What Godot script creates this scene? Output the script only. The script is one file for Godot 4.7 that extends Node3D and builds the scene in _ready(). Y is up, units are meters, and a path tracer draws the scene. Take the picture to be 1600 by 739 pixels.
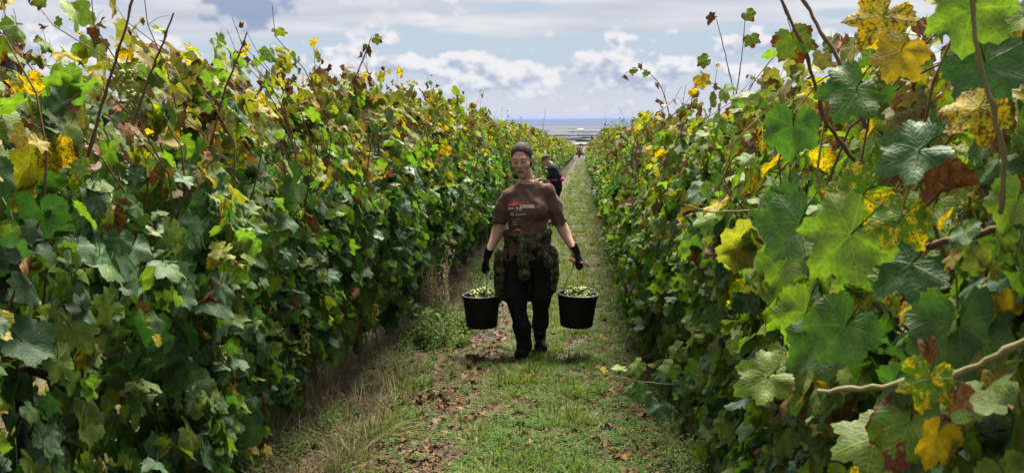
extends Node3D
# A vineyard alley in early autumn. The alley runs along -z, the ground falls gently away from the camera (d = -z is the distance down the alley).

var N1 := FastNoiseLite.new()
var N2 := FastNoiseLite.new()
var rng := RandomNumberGenerator.new()
var M := {}
var used := {}
var leaf_meshes: Array[ArrayMesh] = []
var dry_meshes: Array[ArrayMesh] = []
var sprig_meshes: Array[ArrayMesh] = []
const ROW_END := 172.0

func _ready() -> void:
	N1.seed = 11; N1.frequency = 1.0; N1.fractal_octaves = 3
	N2.seed = 57; N2.frequency = 1.0; N2.fractal_octaves = 5; N2.fractal_gain = 0.5
	rng.seed = 4242
	# camera
	var cam := Camera3D.new(); cam.name = "camera"
	cam.fov = rad_to_deg(2.0 * atan(739.0 / 2.0 / 1800.0)); cam.near = 0.05; cam.far = 60000.0
	cam.position = Vector3(0, 1.64, 0)
	cam.rotation = Vector3(-atan(182.5 / 1800.0), atan(112.0 / 1800.0), 0)
	var lens := CameraAttributesPhysical.new()
	lens.frustum_focal_length = 50.0; lens.frustum_focus_distance = 8.6; lens.exposure_aperture = 17.0; lens.frustum_near = 0.05; lens.frustum_far = 60000.0
	var fv := cam.fov
	cam.attributes = lens; cam.fov = fv
	add_child(cam)
	# sky, air, exposure
	var we := WorldEnvironment.new(); we.name = "environment"
	var env := Environment.new()
	env.background_mode = Environment.BG_SKY
	var sky := Sky.new(); var pm := PanoramaSkyMaterial.new()
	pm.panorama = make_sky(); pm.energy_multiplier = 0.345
	sky.sky_material = pm; env.sky = sky
	env.tonemap_mode = Environment.TONE_MAPPER_LINEAR; env.tonemap_exposure = 3.4
	env.sdfgi_enabled = true; env.ssao_enabled = true; env.ssil_enabled = true
	env.fog_enabled = true; env.fog_density = 0.000016; env.fog_light_color = Color(0.38, 0.61, 1.0)
	we.environment = env; add_child(we)
	var sun := DirectionalLight3D.new(); sun.name = "sun"
	sun.light_energy = 1.6; sun.light_color = Color(1.0, 0.965, 0.91); sun.light_angular_distance = 36.0; sun.shadow_enabled = true
	sun.basis = Basis.looking_at(-SUN, Vector3.UP)
	add_child(sun)
	make_materials()
	build_ground()
	build_plain()
	make_leaf_meshes()
	build_rows()
	build_ground_cover()
	build_extras()
	build_people()

const SUN := Vector3(0.07, 0.84, -0.50)

# ---------- naming ----------
func numbered(n: String) -> String:
	var k: int = used.get(n, 0)
	used[n] = k + 1
	return n if k == 0 else "%s_%03d" % [n, k]

func tag(o: Node, label := "", category := "", group := "", kind := "") -> Node:
	if label: o.set_meta("label", label)
	if category: o.set_meta("category", category)
	if group: o.set_meta("group", group)
	if kind: o.set_meta("kind", kind)
	return o

func thing(called: String, at: Vector3, label: String, category: String, group := "") -> Node3D:
	var o := Node3D.new(); o.name = numbered(called); o.position = at
	add_child(o); tag(o, label, category, group)
	return o

func part(called: String, mesh: Mesh, mat: Material, parent: Node, at := Transform3D()) -> MeshInstance3D:
	var o := MeshInstance3D.new()
	o.mesh = mesh; o.material_override = mat; o.transform = at
	if parent == self:
		o.name = numbered(called)
	else:
		var key := "%d/%s" % [parent.get_instance_id(), called]
		o.name = numbered_in(key, called)
	parent.add_child(o)
	return o

func numbered_in(key: String, n: String) -> String:
	var k: int = used.get(key, 0)
	used[key] = k + 1
	return n if k == 0 else "%s_%03d" % [n, k]

func scatter(called: String, mesh: Mesh, mat: Material, parent: Node, xf: Array, tint: Array) -> MultiMeshInstance3D:
	var mm := MultiMesh.new()
	mm.transform_format = MultiMesh.TRANSFORM_3D
	mm.use_colors = true
	mm.mesh = mesh
	mm.instance_count = xf.size()
	for i in xf.size():
		mm.set_instance_transform(i, xf[i])
		mm.set_instance_color(i, tint[i])
	var o := MultiMeshInstance3D.new()
	o.multimesh = mm; o.material_override = mat
	o.name = numbered(called) if parent == self else numbered_in("%d/%s" % [parent.get_instance_id(), called], called)
	parent.add_child(o)
	o.set_meta("kind", "stuff")
	return o

func gy(x: float, d: float) -> float:
	var y := -0.0239 * d
	if d > ROW_END + 4.0:
		var e := d - ROW_END - 4.0
		y -= minf(0.0006 * e * e, 0.10 * e)
		y = maxf(y, -70.0)
	if d < 200.0:
		y += 0.025 * N1.get_noise_2d(x * 0.6, d * 0.5) + 0.012 * N1.get_noise_2d(x * 3.0 + 40.0, d * 3.0)
		y -= 0.03 * exp(-pow((x + 0.92) / 0.28, 2.0)) + 0.02 * exp(-pow((x - 0.36) / 0.2, 2.0))
	return y

func gauss() -> float:
	return rng.randfn(0.0, 1.0)

# collects triangles; front faces clockwise, normals smoothed over shared vertices
class MB:
	var v := PackedVector3Array()
	var uv := PackedVector2Array()
	var c := PackedColorArray()
	var ix := PackedInt32Array()
	func vert(p: Vector3, u := Vector2.ZERO, col := Color.WHITE) -> int:
		v.append(p); uv.append(u); c.append(col)
		return v.size() - 1
	func tri(a: int, b: int, d: int) -> void:
		ix.append(a); ix.append(b); ix.append(d)
	func quad(a: int, b: int, d: int, e: int) -> void:
		tri(a, b, d); tri(a, d, e)
	func tube(pts: Array, radii: Array, sides := 5, col := Color.WHITE, caps := true) -> void:
		var first := v.size()
		var n := pts.size()
		var side := Vector3.RIGHT
		for i in n:
			var t: Vector3 = (pts[mini(i + 1, n - 1)] - pts[maxi(i - 1, 0)])
			t = t.normalized() if t.length() > 1e-6 else Vector3.UP
			if i == 0:
				side = t.cross(Vector3(0.31, 0.2, 0.93)).normalized()
			side = (side - t * side.dot(t)).normalized()
			var up := t.cross(side)
			for k in sides:
				var a := TAU * k / sides
				vert(pts[i] + (side * cos(a) + up * sin(a)) * radii[i], Vector2(float(k) / sides, float(i) / n), col)
		for i in n - 1:
			for k in sides:
				var a := first + i * sides + k
				var b := first + i * sides + (k + 1) % sides
				tri(a, a + sides, b); tri(b, a + sides, b + sides)
		if caps:
			for e in [0, n - 1]:
				var m := vert(pts[e], Vector2.ZERO, col)
				for k in sides:
					var a: int = first + e * sides + k
					var b: int = first + e * sides + (k + 1) % sides
					if e == 0: tri(m, a, b)
					else: tri(m, b, a)
	func box(center: Vector3, size: Vector3, col := Color.WHITE) -> void:
		var h := size * 0.5
		for ax in 3:
			for s in [-1.0, 1.0]:
				var nrm := Vector3.ZERO; nrm[ax] = s
				var u := Vector3.ZERO; u[(ax + 1) % 3] = 1.0
				var w := Vector3.ZERO; w[(ax + 2) % 3] = s
				var a := vert(center + (nrm - u - w) * h, Vector2(0, 0), col)
				var b := vert(center + (nrm - u + w) * h, Vector2(0, 1), col)
				var d := vert(center + (nrm + u + w) * h, Vector2(1, 1), col)
				var e := vert(center + (nrm + u - w) * h, Vector2(1, 0), col)
				quad(a, b, d, e)
	func lathe(prof: Array, sides := 24, col := Color.WHITE) -> void:
		var first := v.size()
		for i in prof.size():
			for k in sides:
				var a := TAU * k / sides
				vert(Vector3(cos(a) * prof[i].x, prof[i].y, sin(a) * prof[i].x), Vector2(float(k) / sides, float(i) / prof.size()), col)
		for i in prof.size() - 1:
			for k in sides:
				var a := first + i * sides + k
				var b := first + i * sides + (k + 1) % sides
				tri(a, b, a + sides); tri(b, b + sides, a + sides)
	func build(flat := false) -> ArrayMesh:
		if flat:
			var v2 := PackedVector3Array(); var u2 := PackedVector2Array(); var c2 := PackedColorArray()
			for i in ix:
				v2.append(v[i]); u2.append(uv[i]); c2.append(c[i])
			v = v2; uv = u2; c = c2
			ix = PackedInt32Array(range(v.size()))
		var n := PackedVector3Array(); n.resize(v.size())
		for t in range(0, ix.size(), 3):
			var a := ix[t]; var b := ix[t + 1]; var d := ix[t + 2]
			var f := (v[d] - v[a]).cross(v[b] - v[a])
			n[a] += f; n[b] += f; n[d] += f
		for i in n.size():
			n[i] = n[i].normalized() if n[i].length_squared() > 1e-20 else Vector3.UP
		var arr := []; arr.resize(Mesh.ARRAY_MAX)
		arr[Mesh.ARRAY_VERTEX] = v; arr[Mesh.ARRAY_NORMAL] = n; arr[Mesh.ARRAY_TEX_UV] = uv; arr[Mesh.ARRAY_COLOR] = c; arr[Mesh.ARRAY_INDEX] = ix
		var m := ArrayMesh.new()
		m.add_surface_from_arrays(Mesh.PRIMITIVE_TRIANGLES, arr)
		return m

# ---------- sky ----------
func lin(r: float, g: float, b: float) -> Color:
	return Color(r, g, b).srgb_to_linear()

func sky_at(az: float, el: float) -> Color:
	# az in degrees to the right of -z, el above the horizon
	var a := deg_to_rad(az)
	var px := sin(a) * 57.3; var pz := cos(a) * 57.3
	var c: Color
	if el < 3.6: c = SK[0].lerp(SK[1], smoothstep(0.0, 3.6, el))
	elif el < 12.0: c = SK[1].lerp(SK[2], smoothstep(3.6, 12.0, el))
	else: c = SK[2].lerp(SK[3], smoothstep(12.0, 70.0, el))
	# heaped clouds over the horizon
	if el < 9.0:
		var q := N2.get_noise_3d(px * 0.19, pz * 0.19, el * 0.45)
		var q2 := N2.get_noise_3d(px * 0.19 + 0.04, pz * 0.19, el * 0.45 + 0.17)
		var fine := N2.get_noise_3d(px * 0.55, pz * 0.55, el * 1.0)
		var finer := N2.get_noise_3d(px * 1.7, pz * 1.7, el * 2.6)
		var band := 1.0 - absf(el - 2.6) / 1.7
		var big := N1.get_noise_3d(px * 0.05, pz * 0.05, el * 0.2)
		var dens := q + 0.42 * fine + 0.12 * finer + 0.34 * band - 0.20 + big * 0.3
		var cov := smoothstep(-0.03, 0.08, dens)
		if cov > 0.0:
			var light := clampf(0.50 + (q - q2) * 2.0 + fine * 1.1 + finer * 0.9 + (el - 2.4) * 0.08, 0.0, 1.0)
			var cc: Color = SK[5].lerp(SK[4], light)
			c = c.lerp(cc, cov * (0.35 + 0.6 * smoothstep(0.5, 1.9, el)) * smoothstep(9.0, 5.0, el))
	# streaked high layer
	var hgt := maxf(el, 0.5)
	var st: float
	if el < 14.0:
		st = N2.get_noise_3d(px * 0.055, pz * 0.055, el * 0.42) + 0.35 * N2.get_noise_3d(px * 0.2 + 9.0, pz * 0.2, el * 1.6)
	else:
		var r := 1.0 / tan(deg_to_rad(hgt)) * 2.0
		st = N2.get_noise_3d(sin(a) * r, cos(a) * r, 5.0) * 1.2
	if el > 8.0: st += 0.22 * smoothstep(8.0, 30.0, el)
	var lay := smoothstep(-0.28, 0.12, st + 0.25 * smoothstep(3.6, 5.4, el) + 0.04) * smoothstep(3.2, 4.6, el)
	var shade := clampf(0.6 + 1.1 * N2.get_noise_3d(px * 0.06 + 31.0, pz * 0.06, el * 0.9), 0.0, 1.0)
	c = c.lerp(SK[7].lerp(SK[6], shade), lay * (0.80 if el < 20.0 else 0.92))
	# one heavy blue-grey cloud
	var e := Vector2((az + 16.4) / 2.3, (el - 5.4) / 1.3).length()
	var edge := N2.get_noise_3d(px * 0.5, pz * 0.5, el * 0.8 + 3.0)
	c = c.lerp(SK[8], smoothstep(1.0, 0.66, e + edge * 0.8) * 0.92)
	# thin cloud glow round the sun, strengthened above the view to add fill light
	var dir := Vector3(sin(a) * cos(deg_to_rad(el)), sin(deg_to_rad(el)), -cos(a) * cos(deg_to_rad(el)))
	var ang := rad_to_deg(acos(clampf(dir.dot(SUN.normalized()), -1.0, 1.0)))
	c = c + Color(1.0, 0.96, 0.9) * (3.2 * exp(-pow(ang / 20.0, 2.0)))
	return c

var SK := []

func make_sky() -> ImageTexture:
	SK = [lin(0.79, 0.80, 0.83), lin(0.71, 0.77, 0.82), lin(0.58, 0.68, 0.79), lin(0.36, 0.50, 0.72), lin(0.89, 0.885, 0.89), lin(0.66, 0.70, 0.775), lin(0.87, 0.865, 0.875), lin(0.72, 0.73, 0.78), lin(0.55, 0.61, 0.72)]
	var W := 4096; var H := 2048
	var img := Image.create(W, H, false, Image.FORMAT_RGBF)
	img.fill(lin(0.5, 0.52, 0.5))
	# the whole sky, coarse
	var lw := 512; var lh := 128
	var low := Image.create(lw, lh, false, Image.FORMAT_RGBF)
	for y in lh:
		var el := 90.0 - (y + 0.5) * 90.0 / lh
		for x in lw:
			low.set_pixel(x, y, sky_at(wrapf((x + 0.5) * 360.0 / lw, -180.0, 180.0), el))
	low.resize(W, H / 2, Image.INTERPOLATE_CUBIC)
	img.blit_rect(low, Rect2i(0, 0, W, H / 2), Vector2i(0, 0))
	# finer near the horizon
	var rows := 150
	var mw := 4096
	var mid := Image.create(mw, rows, false, Image.FORMAT_RGBF)
	for y in rows:
		var el := (rows - y - 0.5) * 180.0 / H
		for x in mw:
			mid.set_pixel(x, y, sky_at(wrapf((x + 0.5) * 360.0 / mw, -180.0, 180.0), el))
	mid.resize(W, rows, Image.INTERPOLATE_CUBIC)
	img.blit_rect(mid, Rect2i(0, 0, W, rows), Vector2i(0, H / 2 - rows))
	return ImageTexture.create_from_image(img)

# ---------- materials ----------
func mat(albedo: Color, rough := 0.8, spec := 0.5) -> StandardMaterial3D:
	# albedo is a linear real-world colour
	var m := StandardMaterial3D.new()
	m.albedo_color = albedo.linear_to_srgb(); m.roughness = rough; m.metallic_specular = spec
	return m

func vein_at(x: float, y: float) -> Vector2:
	# distance to the nearest main vein, and a 0..1 mask of side veins; the leaf's stalk is at the origin, tip at (0, 1)
	var r := sqrt(x * x + y * y)
	var th := absf(atan2(x, y))
	var best := 9.0
	var ang := 0.0
	for a in VEINS:
		var dd := absf(th - a)
		if dd < best: best = dd; ang = th - a
	var across := r * absf(sin(minf(best, 1.5)))
	var along := r * cos(best)
	var f := (along - across * 0.9) * 7.0
	var s := absf(f - roundf(f))
	return Vector2(across, smoothstep(0.16, 0.02, s))

const VEINS := [0.0, 0.92, 1.85, 2.6]

func leaf_textures() -> Dictionary:
	var S := 192
	var names := ["green", "spotted", "edged", "dry", "mottled", "height"]
	var im := {}
	for n in names: im[n] = Image.create(S, S, false, Image.FORMAT_RGB8)
	for j in S:
		for i in S:
			var x := (i + 0.5) / S * 2.3 - 1.15
			var y := (j + 0.5) / S * 1.9 - 0.75
			var vn := vein_at(x, y)
			var r := sqrt(x * x + y * y)
			var main := smoothstep(0.03 - 0.012 * r, 0.008, vn.x)
			var v := clampf(maxf(main, vn.y * 0.55 * smoothstep(0.0, 0.05, vn.x)), 0.0, 1.0)
			var n1 := N2.get_noise_2d(x * 2.2, y * 2.2)
			var n2 := N1.get_noise_2d(x * 8.0 + 7.0, y * 8.0)
			var g := 0.80 + 0.16 * n1 + 0.10 * n2
			var gc := Color(g, g, g * 0.95).lerp(Color(g * 1.25, g * 1.12, g * 0.7), smoothstep(0.05, 0.4, n1 + 0.3 * n2) * 0.25).lerp(Color(1, 1, 0.82), v * 0.6)
			gc = gc.lerp(Color(0.75, 0.42, 0.25), smoothstep(0.44, 0.52, n2 + 0.12 * r) * 0.5)
			im.green.set_pixel(i, j, gc)
			# yellow with brown burns, green left along the veins
			var ye := Color(0.86, 0.72, 0.14).lerp(Color(0.62, 0.66, 0.16), clampf(0.5 + n1 * 1.5, 0.0, 1.0))
			ye = ye.lerp(Color(0.42, 0.58, 0.14), v * 0.6)
			var burn := smoothstep(0.10, 0.46, n2 * 0.8 + 0.5 * n1 + 0.2 * r)
			im.spotted.set_pixel(i, j, ye.lerp(Color(0.40, 0.22, 0.10), burn * 0.9))
			var gr := Color(0.36, 0.50, 0.16).lerp(Color(0.50, 0.58, 0.18), clampf(0.5 + n1 * 1.6, 0.0, 1.0)).lerp(Color(0.60, 0.66, 0.28), v * 0.5)
			var edge := smoothstep(0.62, 0.92, r * (1.0 + 0.2 * cos(3.4 * absf(atan2(x, y)))) + 0.7 * n1 + 0.25 * n2)
			im.edged.set_pixel(i, j, gr.lerp(Color(0.42, 0.20, 0.11), edge))
			var br := Color(0.46, 0.335, 0.215).lerp(Color(0.60, 0.475, 0.32), clampf(0.5 + n1 * 1.5 + n2 * 0.6, 0.0, 1.0))
			im.dry.set_pixel(i, j, br.lerp(Color(0.37, 0.245, 0.155), v * 0.6))
			var mo := Color(0.33, 0.50, 0.12).lerp(Color(0.80, 0.72, 0.16), smoothstep(-0.1, 0.35, n1 + 0.5 * n2 + 0.4 * (r - 0.45) - 0.5 * main))
			im.mottled.set_pixel(i, j, mo.lerp(Color(0.42, 0.24, 0.1), smoothstep(0.32, 0.42, n2 + 0.1 * n1)))
			var hgt := 0.6 - 0.5 * v + 0.25 * n2
			im.height.set_pixel(i, j, Color(hgt, hgt, hgt))
	var out := {}
	for n in names: out[n] = ImageTexture.create_from_image(im[n])
	return out

func leaf_mat(tex: Texture2D, tint: Color, height: Texture2D, through: Color, rough := 0.52) -> StandardMaterial3D:
	var m := mat(tint, rough, 0.30)
	m.albedo_texture = tex
	m.heightmap_enabled = true; m.heightmap_texture = height; m.heightmap_scale = 0.16
	m.backlight_enabled = true; m.backlight = through
	return m

func bark(a: Color, b: Color) -> StandardMaterial3D:
	var S := 128
	var n := FastNoiseLite.new(); n.seed = 14; n.frequency = 0.06; n.fractal_octaves = 3
	var im := n.get_seamless_image(S, S)
	var out := Image.create(S, S, false, Image.FORMAT_RGB8)
	for j in S:
		for i in S: out.set_pixel(i, j, a.lerp(b, clampf(im.get_pixel(i, (j * 8) % S).r * 1.6 - 0.3, 0.0, 1.0)).linear_to_srgb())
	var m := mat(Color(1, 1, 1), 0.8, 0.3)
	m.albedo_texture = ImageTexture.create_from_image(out)
	m.uv1_triplanar = true; m.uv1_scale = Vector3(14, 14, 14)
	return m

func make_materials() -> void:
	var t := leaf_textures()
	var pass_green := Color(0.76, 0.9, 0.45)
	M.leaf = [
		leaf_mat(t.green, Color(0.086, 0.182, 0.084), t.height, Color(0.52, 0.66, 0.33)),
		leaf_mat(t.green, Color(0.114, 0.222, 0.075), t.height, pass_green),
		leaf_mat(t.green, Color(0.092, 0.182, 0.104), t.height, Color(0.5, 0.56, 0.3), 0.46),
		leaf_mat(t.green, Color(0.24, 0.36, 0.085), t.height, Color(0.86, 0.97, 0.45)),
		leaf_mat(t.spotted, Color(0.86, 0.84, 0.80), t.height, Color(1.0, 0.95, 0.5), 0.55),
		leaf_mat(t.mottled, Color(0.85, 0.85, 0.8), t.height, Color(1.0, 0.97, 0.5), 0.5),
		leaf_mat(t.edged, Color(0.75, 0.75, 0.75), t.height, Color(0.8, 0.8, 0.5), 0.5),
		leaf_mat(t.dry, Color(0.9, 0.86, 0.80), t.height, Color(0.45, 0.42, 0.38), 0.8),
		leaf_mat(t.dry, Color(0.62, 0.55, 0.47), t.height, Color(0.4, 0.36, 0.32), 0.8),
		leaf_mat(t.green, Color(0.46, 0.38, 0.06), t.height, Color(1.0, 0.95, 0.4), 0.5),
	]
	# tints of the same kinds for leaves that are scattered
	M.tints = [Color(0.086, 0.182, 0.084), Color(0.114, 0.222, 0.075), Color(0.092, 0.182, 0.104), Color(0.24, 0.36, 0.085), Color(0.48, 0.40, 0.09), Color(0.35, 0.38, 0.09), Color(0.26, 0.22, 0.09), Color(0.28, 0.16, 0.085), Color(0.19, 0.105, 0.065), Color(0.52, 0.42, 0.07)]
	M.scattered = leaf_mat(t.green, Color(1, 1, 1), t.height, Color(0.80, 0.92, 0.50), 0.5)
	M.scattered.vertex_color_use_as_albedo = true
	M.cane = bark(Color(0.075, 0.045, 0.028), Color(0.17, 0.10, 0.06))
	M.green_cane = bark(Color(0.13, 0.13, 0.045), Color(0.20, 0.17, 0.08))
	M.trunk = bark(Color(0.035, 0.026, 0.02), Color(0.12, 0.09, 0.065))
	M.berry = mat(Color(0.22, 0.27, 0.048), 0.5)
	M.berry.vertex_color_use_as_albedo = true
	M.berry.backlight_enabled = true; M.berry.backlight = Color(0.5, 0.5, 0.3)
	M.grass = mat(Color(1, 1, 1), 0.75, 0.2)
	M.grass.vertex_color_use_as_albedo = true
	M.grass.backlight_enabled = true; M.grass.backlight = Color(0.8, 0.85, 0.45)
	M.straw = mat(Color(1, 1, 1), 0.9, 0.2)
	M.straw.vertex_color_use_as_albedo = true
	M.galvanised = mat(Color(0.16, 0.165, 0.18), 0.55)
	M.galvanised.metallic = 0.5
	M.wire = mat(Color(0.2, 0.2, 0.2), 0.5)

# ---------- leaves ----------
func outline(th: float, lobing: float, seed_: float) -> float:
	# radius of the blade at an angle from the tip (0) round to the stalk (PI)
	var a := absf(th)
	var keys := [[0.0, 1.0], [0.50, 0.88 - lobing], [0.93, 0.96], [1.42, 0.84 - lobing * 0.9], [1.88, 0.86], [2.25, 0.76], [2.62, 0.70], [2.95, 0.42], [PI, 0.08]]
	var r := 0.1
	for i in keys.size() - 1:
		if a <= keys[i + 1][0]:
			var t: float = (a - keys[i][0]) / (keys[i + 1][0] - keys[i][0])
			r = lerpf(keys[i][1], keys[i + 1][1], t * t * (3.0 - 2.0 * t))
			break
	return r * (1.0 + 0.07 * N1.get_noise_2d(th * 1.1 + seed_ * 7.0, seed_))

func add_leaf(mb: MB, xf: Transform3D, lobing: float, seed_: float, teeth: int, curl: float, fold: float, wavy: float, dry: float, col := Color.WHITE, stalk := true) -> void:
	var n := teeth * 2
	var rings := [[0.20, n / 4], [0.42, n / 2], [0.64, n / 2], [0.84, n / 2], [1.0, n]] if teeth >= 16 else [[0.55, n / 2], [1.0, n]]
	var idx := []
	var first := mb.vert(xf.origin, Vector2(1.15 / 2.3, 0.75 / 1.9), col)
	for ring in rings:
		var m: int = ring[1]
		var row := PackedInt32Array()
		for k in m:
			var th := -PI + TAU * (k + 0.5) / m
			var r := outline(th, lobing, seed_)
			if ring[0] == 1.0 and absf(th) < 2.8:
				r += (0.050 if k % 2 == 0 else -0.03) * (1.25 if k % 6 == 0 else 0.9) * (0.6 + 0.4 * r)
			r *= ring[0]
			var x := r * sin(th); var z := r * cos(th)
			var p := Vector3(x, 0, z)
			p.y = fold * absf(x) - curl * (z * absf(z) * 0.6 + 0.5 * x * x) + wavy * sin(th * 5.0 + seed_ * 3.0) * r * r
			p.y += 0.08 * N1.get_noise_2d(x * 1.6 + seed_ * 11.0, z * 1.6) + 0.03 * N1.get_noise_2d(x * 5.0 + seed_ * 4.0, z * 5.0)
			if dry > 0.0:
				# withered blades roll up across and crumple
				var roll := x * dry * 2.6
				p.x = sin(roll) / (dry * 2.6) * 0.8
				p.y += (1.0 - cos(roll)) / (dry * 2.6) + 0.16 * N1.get_noise_2d(x * 3.2 + seed_ * 5.0, z * 3.2)
				p.z = z * 0.9 - 0.2 * z * z * dry
				p.y -= dry * 0.35 * z * z
			row.append(mb.vert(xf * p, Vector2((x + 1.15) / 2.3, (z + 0.75) / 1.9), col))
		idx.append(row)
	var r0: PackedInt32Array = idx[0]
	for k in r0.size():
		mb.tri(first, r0[k], r0[(k + 1) % r0.size()])
	for q in idx.size() - 1:
		var a: PackedInt32Array = idx[q]; var b: PackedInt32Array = idx[q + 1]
		if a.size() == b.size():
			for k in a.size():
				var k3 := (k + 1) % a.size()
				mb.quad(a[k], b[k], b[k3], a[k3])
			continue
		for k in a.size():
			var k2 := (k + 1) % a.size()
			var b0 := b[2 * k]; var b1 := b[2 * k + 1]; var b2 := b[(2 * k + 2) % b.size()]
			mb.tri(a[k], b0, b1); mb.tri(a[k], b1, a[k2]); mb.tri(a[k2], b1, b2)
	if stalk:
		var back := Vector3(0.06 * sin(seed_ * 9.0), 0.35, -0.75)
		mb.tube([xf * Vector3.ZERO, xf * (back * 0.5 + Vector3(0, 0.06, 0)), xf * back], [0.022 * xf.basis.get_scale().x, 0.018 * xf.basis.get_scale().x, 0.016 * xf.basis.get_scale().x], 3, col, false)

func make_leaf_meshes() -> void:
	for i in 8:
		var mb := MB.new()
		add_leaf(mb, Transform3D(), 0.05 + 0.20 * fmod(i * 0.37, 1.0), i + 1.0, 26, 0.15 + 0.45 * fmod(i * 0.61, 1.0), [0.30, -0.22, 0.12, 0.42, -0.36, 0.05, 0.24, -0.15][i], 0.07 + 0.09 * fmod(i * 0.43, 1.0), 0.0)
		leaf_meshes.append(mb.build())
	for i in 4:
		var mb := MB.new()
		add_leaf(mb, Transform3D(), 0.25, i + 20.0, 18, 0.3, 0.1, 0.1, [0.55, 0.8, 1.0, 0.7][i])
		dry_meshes.append(mb.build())
	# sprigs: a short shoot with a few leaves, for the inside of the canopy and for vines far off
	for i in 6:
		var mb := MB.new()
		var r2 := RandomNumberGenerator.new(); r2.seed = 900 + i
		for k in 4:
			var at := Vector3(r2.randf_range(-1.3, 1.3), r2.randf_range(-0.5, 0.5), r2.randf_range(-1.3, 1.3))
			var b := Basis.from_euler(Vector3(r2.randf_range(-0.7, 0.7), r2.randf_range(-1.2, 1.2), r2.randf_range(-0.6, 0.6))).scaled(Vector3.ONE * r2.randf_range(0.75, 1.1))
			var f := r2.randf_range(0.7, 1.25)
			add_leaf(mb, Transform3D(b, at), 0.06 + 0.1 * k / 3.0, i * 4.0 + k, 12, 0.25, [0.25, -0.2, 0.1, -0.3][k], 0.08, 0.0, Color(f * r2.randf_range(0.9, 1.15), f, f * r2.randf_range(0.85, 1.1)), false)
		sprig_meshes.append(mb.build())

# ---------- vine rows ----------
func face_x(side: int, d: float) -> float:
	# where the aisle-side face of a row's canopy stands; side -1 is the row on the left of the alley
	if side < 0:
		return lerpf(-1.45, -1.22, smoothstep(4.5, 11.0, d))
	return lerpf(0.64, 0.37, smoothstep(4.5, 10.0, d))

func row_x(side: int, d: float) -> float:
	return face_x(side, d) + side * 0.46

func half_thick(t: float) -> float:
	# canopy half thickness by relative height
	if t < 0.18: return lerpf(0.26, 0.38, clampf((t + 0.05) / 0.23, 0.0, 1.0))
	if t < 0.62: return lerpf(0.38, 0.48, (t - 0.18) / 0.44)
	return lerpf(0.48, 0.24, smoothstep(0.62, 1.05, t))

func top_h(side: int, d: float) -> float:
	var h := lerpf(1.90, 1.97, smoothstep(4.0, 9.0, d)) if side < 0 else lerpf(1.86, 1.70, smoothstep(3.0, 5.5, d)) + 0.24 * smoothstep(12.0, 32.0, d)
	return h + 0.13 * N1.get_noise_2d(d * 0.7, side * 20.0) + 0.10 * N1.get_noise_2d(d * 2.4, side * 9.0)

func low_h(side: int, d: float) -> float:
	var h := lerpf(0.08, 0.30, smoothstep(4.6, 6.4, d)) if side < 0 else 0.10
	return h + 0.14 * N1.get_noise_2d(d * 1.1 + 70.0, side * 31.0)

func kind_of_leaf(h: float, d: float, side: int, z: float) -> int:
	var y := clampf((h - 0.95) / 1.0, 0.0, 1.2)
	y = y * y * 0.75 + (0.16 if side > 0 else 0.0) + 0.30 * N1.get_noise_3d(h * 1.4, z * 1.4, side * 5.0 + 50.0) * (0.35 + y)
	y = clampf(y + 0.08 + (0.10 + 0.22 * clampf(h - 0.7, 0.0, 1.0)) * smoothstep(7.0, 28.0, d), 0.0, 1.0)
	y += 0.20 * smoothstep(1.3, 1.9, h)
	y *= lerpf(0.15, 1.0, smoothstep(0.75, 1.55, h))
	var r := rng.randf()
	var brown := 0.010 + 0.14 * y
	if r < brown: return 7 if rng.randf() < 0.55 else 8
	r -= brown
	var yel := 0.015 + 0.24 * y
	if r < yel: return [4, 4, 9, 5][rng.randi() % 4]
	r -= yel
	var part_y := 0.03 + 0.24 * y
	if r < part_y: return [5, 6, 6][rng.randi() % 3]
	r -= part_y
	var lime := 0.20 + 0.14 * y + (0.18 if side > 0 else 0.0)
	if r < lime: return 3
	return [0, 0, 1, 1, 2][rng.randi() % 5] if side > 0 else [0, 0, 0, 1, 2][rng.randi() % 5]

func leaf_basis(side: int, up_bias: float, spread := 1.0) -> Basis:
	# blade normal turned out to the aisle and up to the light, tip hanging down
	var n := Vector3(-side * 0.8, up_bias, 0.0) + Vector3(gauss(), gauss(), gauss()) * 0.42 * spread
	n = n.normalized()
	var t := Vector3(-side * 0.3, -0.85, 0.0) + Vector3(gauss() * 0.3, gauss() * 0.3, gauss() * 0.55) * spread
	t = (t - n * t.dot(n)).normalized()
	return Basis(n.cross(t), n, t)

func canopy_point(side: int, d: float, h: float, depth: float) -> Vector3:
	var top := top_h(side, d)
	var low := low_h(side, d)
	var t := clampf((h - low) / maxf(top - low, 0.2), 0.0, 1.1)
	var w := half_thick(t) - (0.26 * (1.0 - t / 0.34) * smoothstep(5.2, 8.0, d) if side < 0 and t < 0.34 else 0.0) + (0.08 * (1.0 - t / 0.4) if side > 0 and t < 0.4 else 0.0) + 0.17 * N1.get_noise_3d(d * 1.3, h * 1.6, side * 13.0) + 0.09 * N1.get_noise_3d(d * 4.0, h * 4.0, side * 3.0)
	return Vector3(row_x(side, d) - side * (w - depth), gy(row_x(side, d), d) + h, -d)

const ORDINALS := ["first", "second", "third", "fourth", "fifth", "sixth", "seventh", "eighth", "ninth", "tenth", "eleventh", "twelfth", "thirteenth", "fourteenth", "fifteenth", "sixteenth", "seventeenth", "eighteenth"]

var vines := {-1: [], 1: []}

func vine_at(side: int, d: float) -> Node3D:
	var best: Node3D = null
	var far := 99.0
	for e in vines[side]:
		if absf(e[0] - d) < far:
			far = absf(e[0] - d); best = e[1]
	return best

func build_rows() -> void:
	for side in [-1, 1]:
		var d := 1.55 if side < 0 else 1.0
		var k := 0
		while d < ROW_END:
			build_vine(side, d, k)
			d += 1.2
			k += 1
	build_next_rows()

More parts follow.
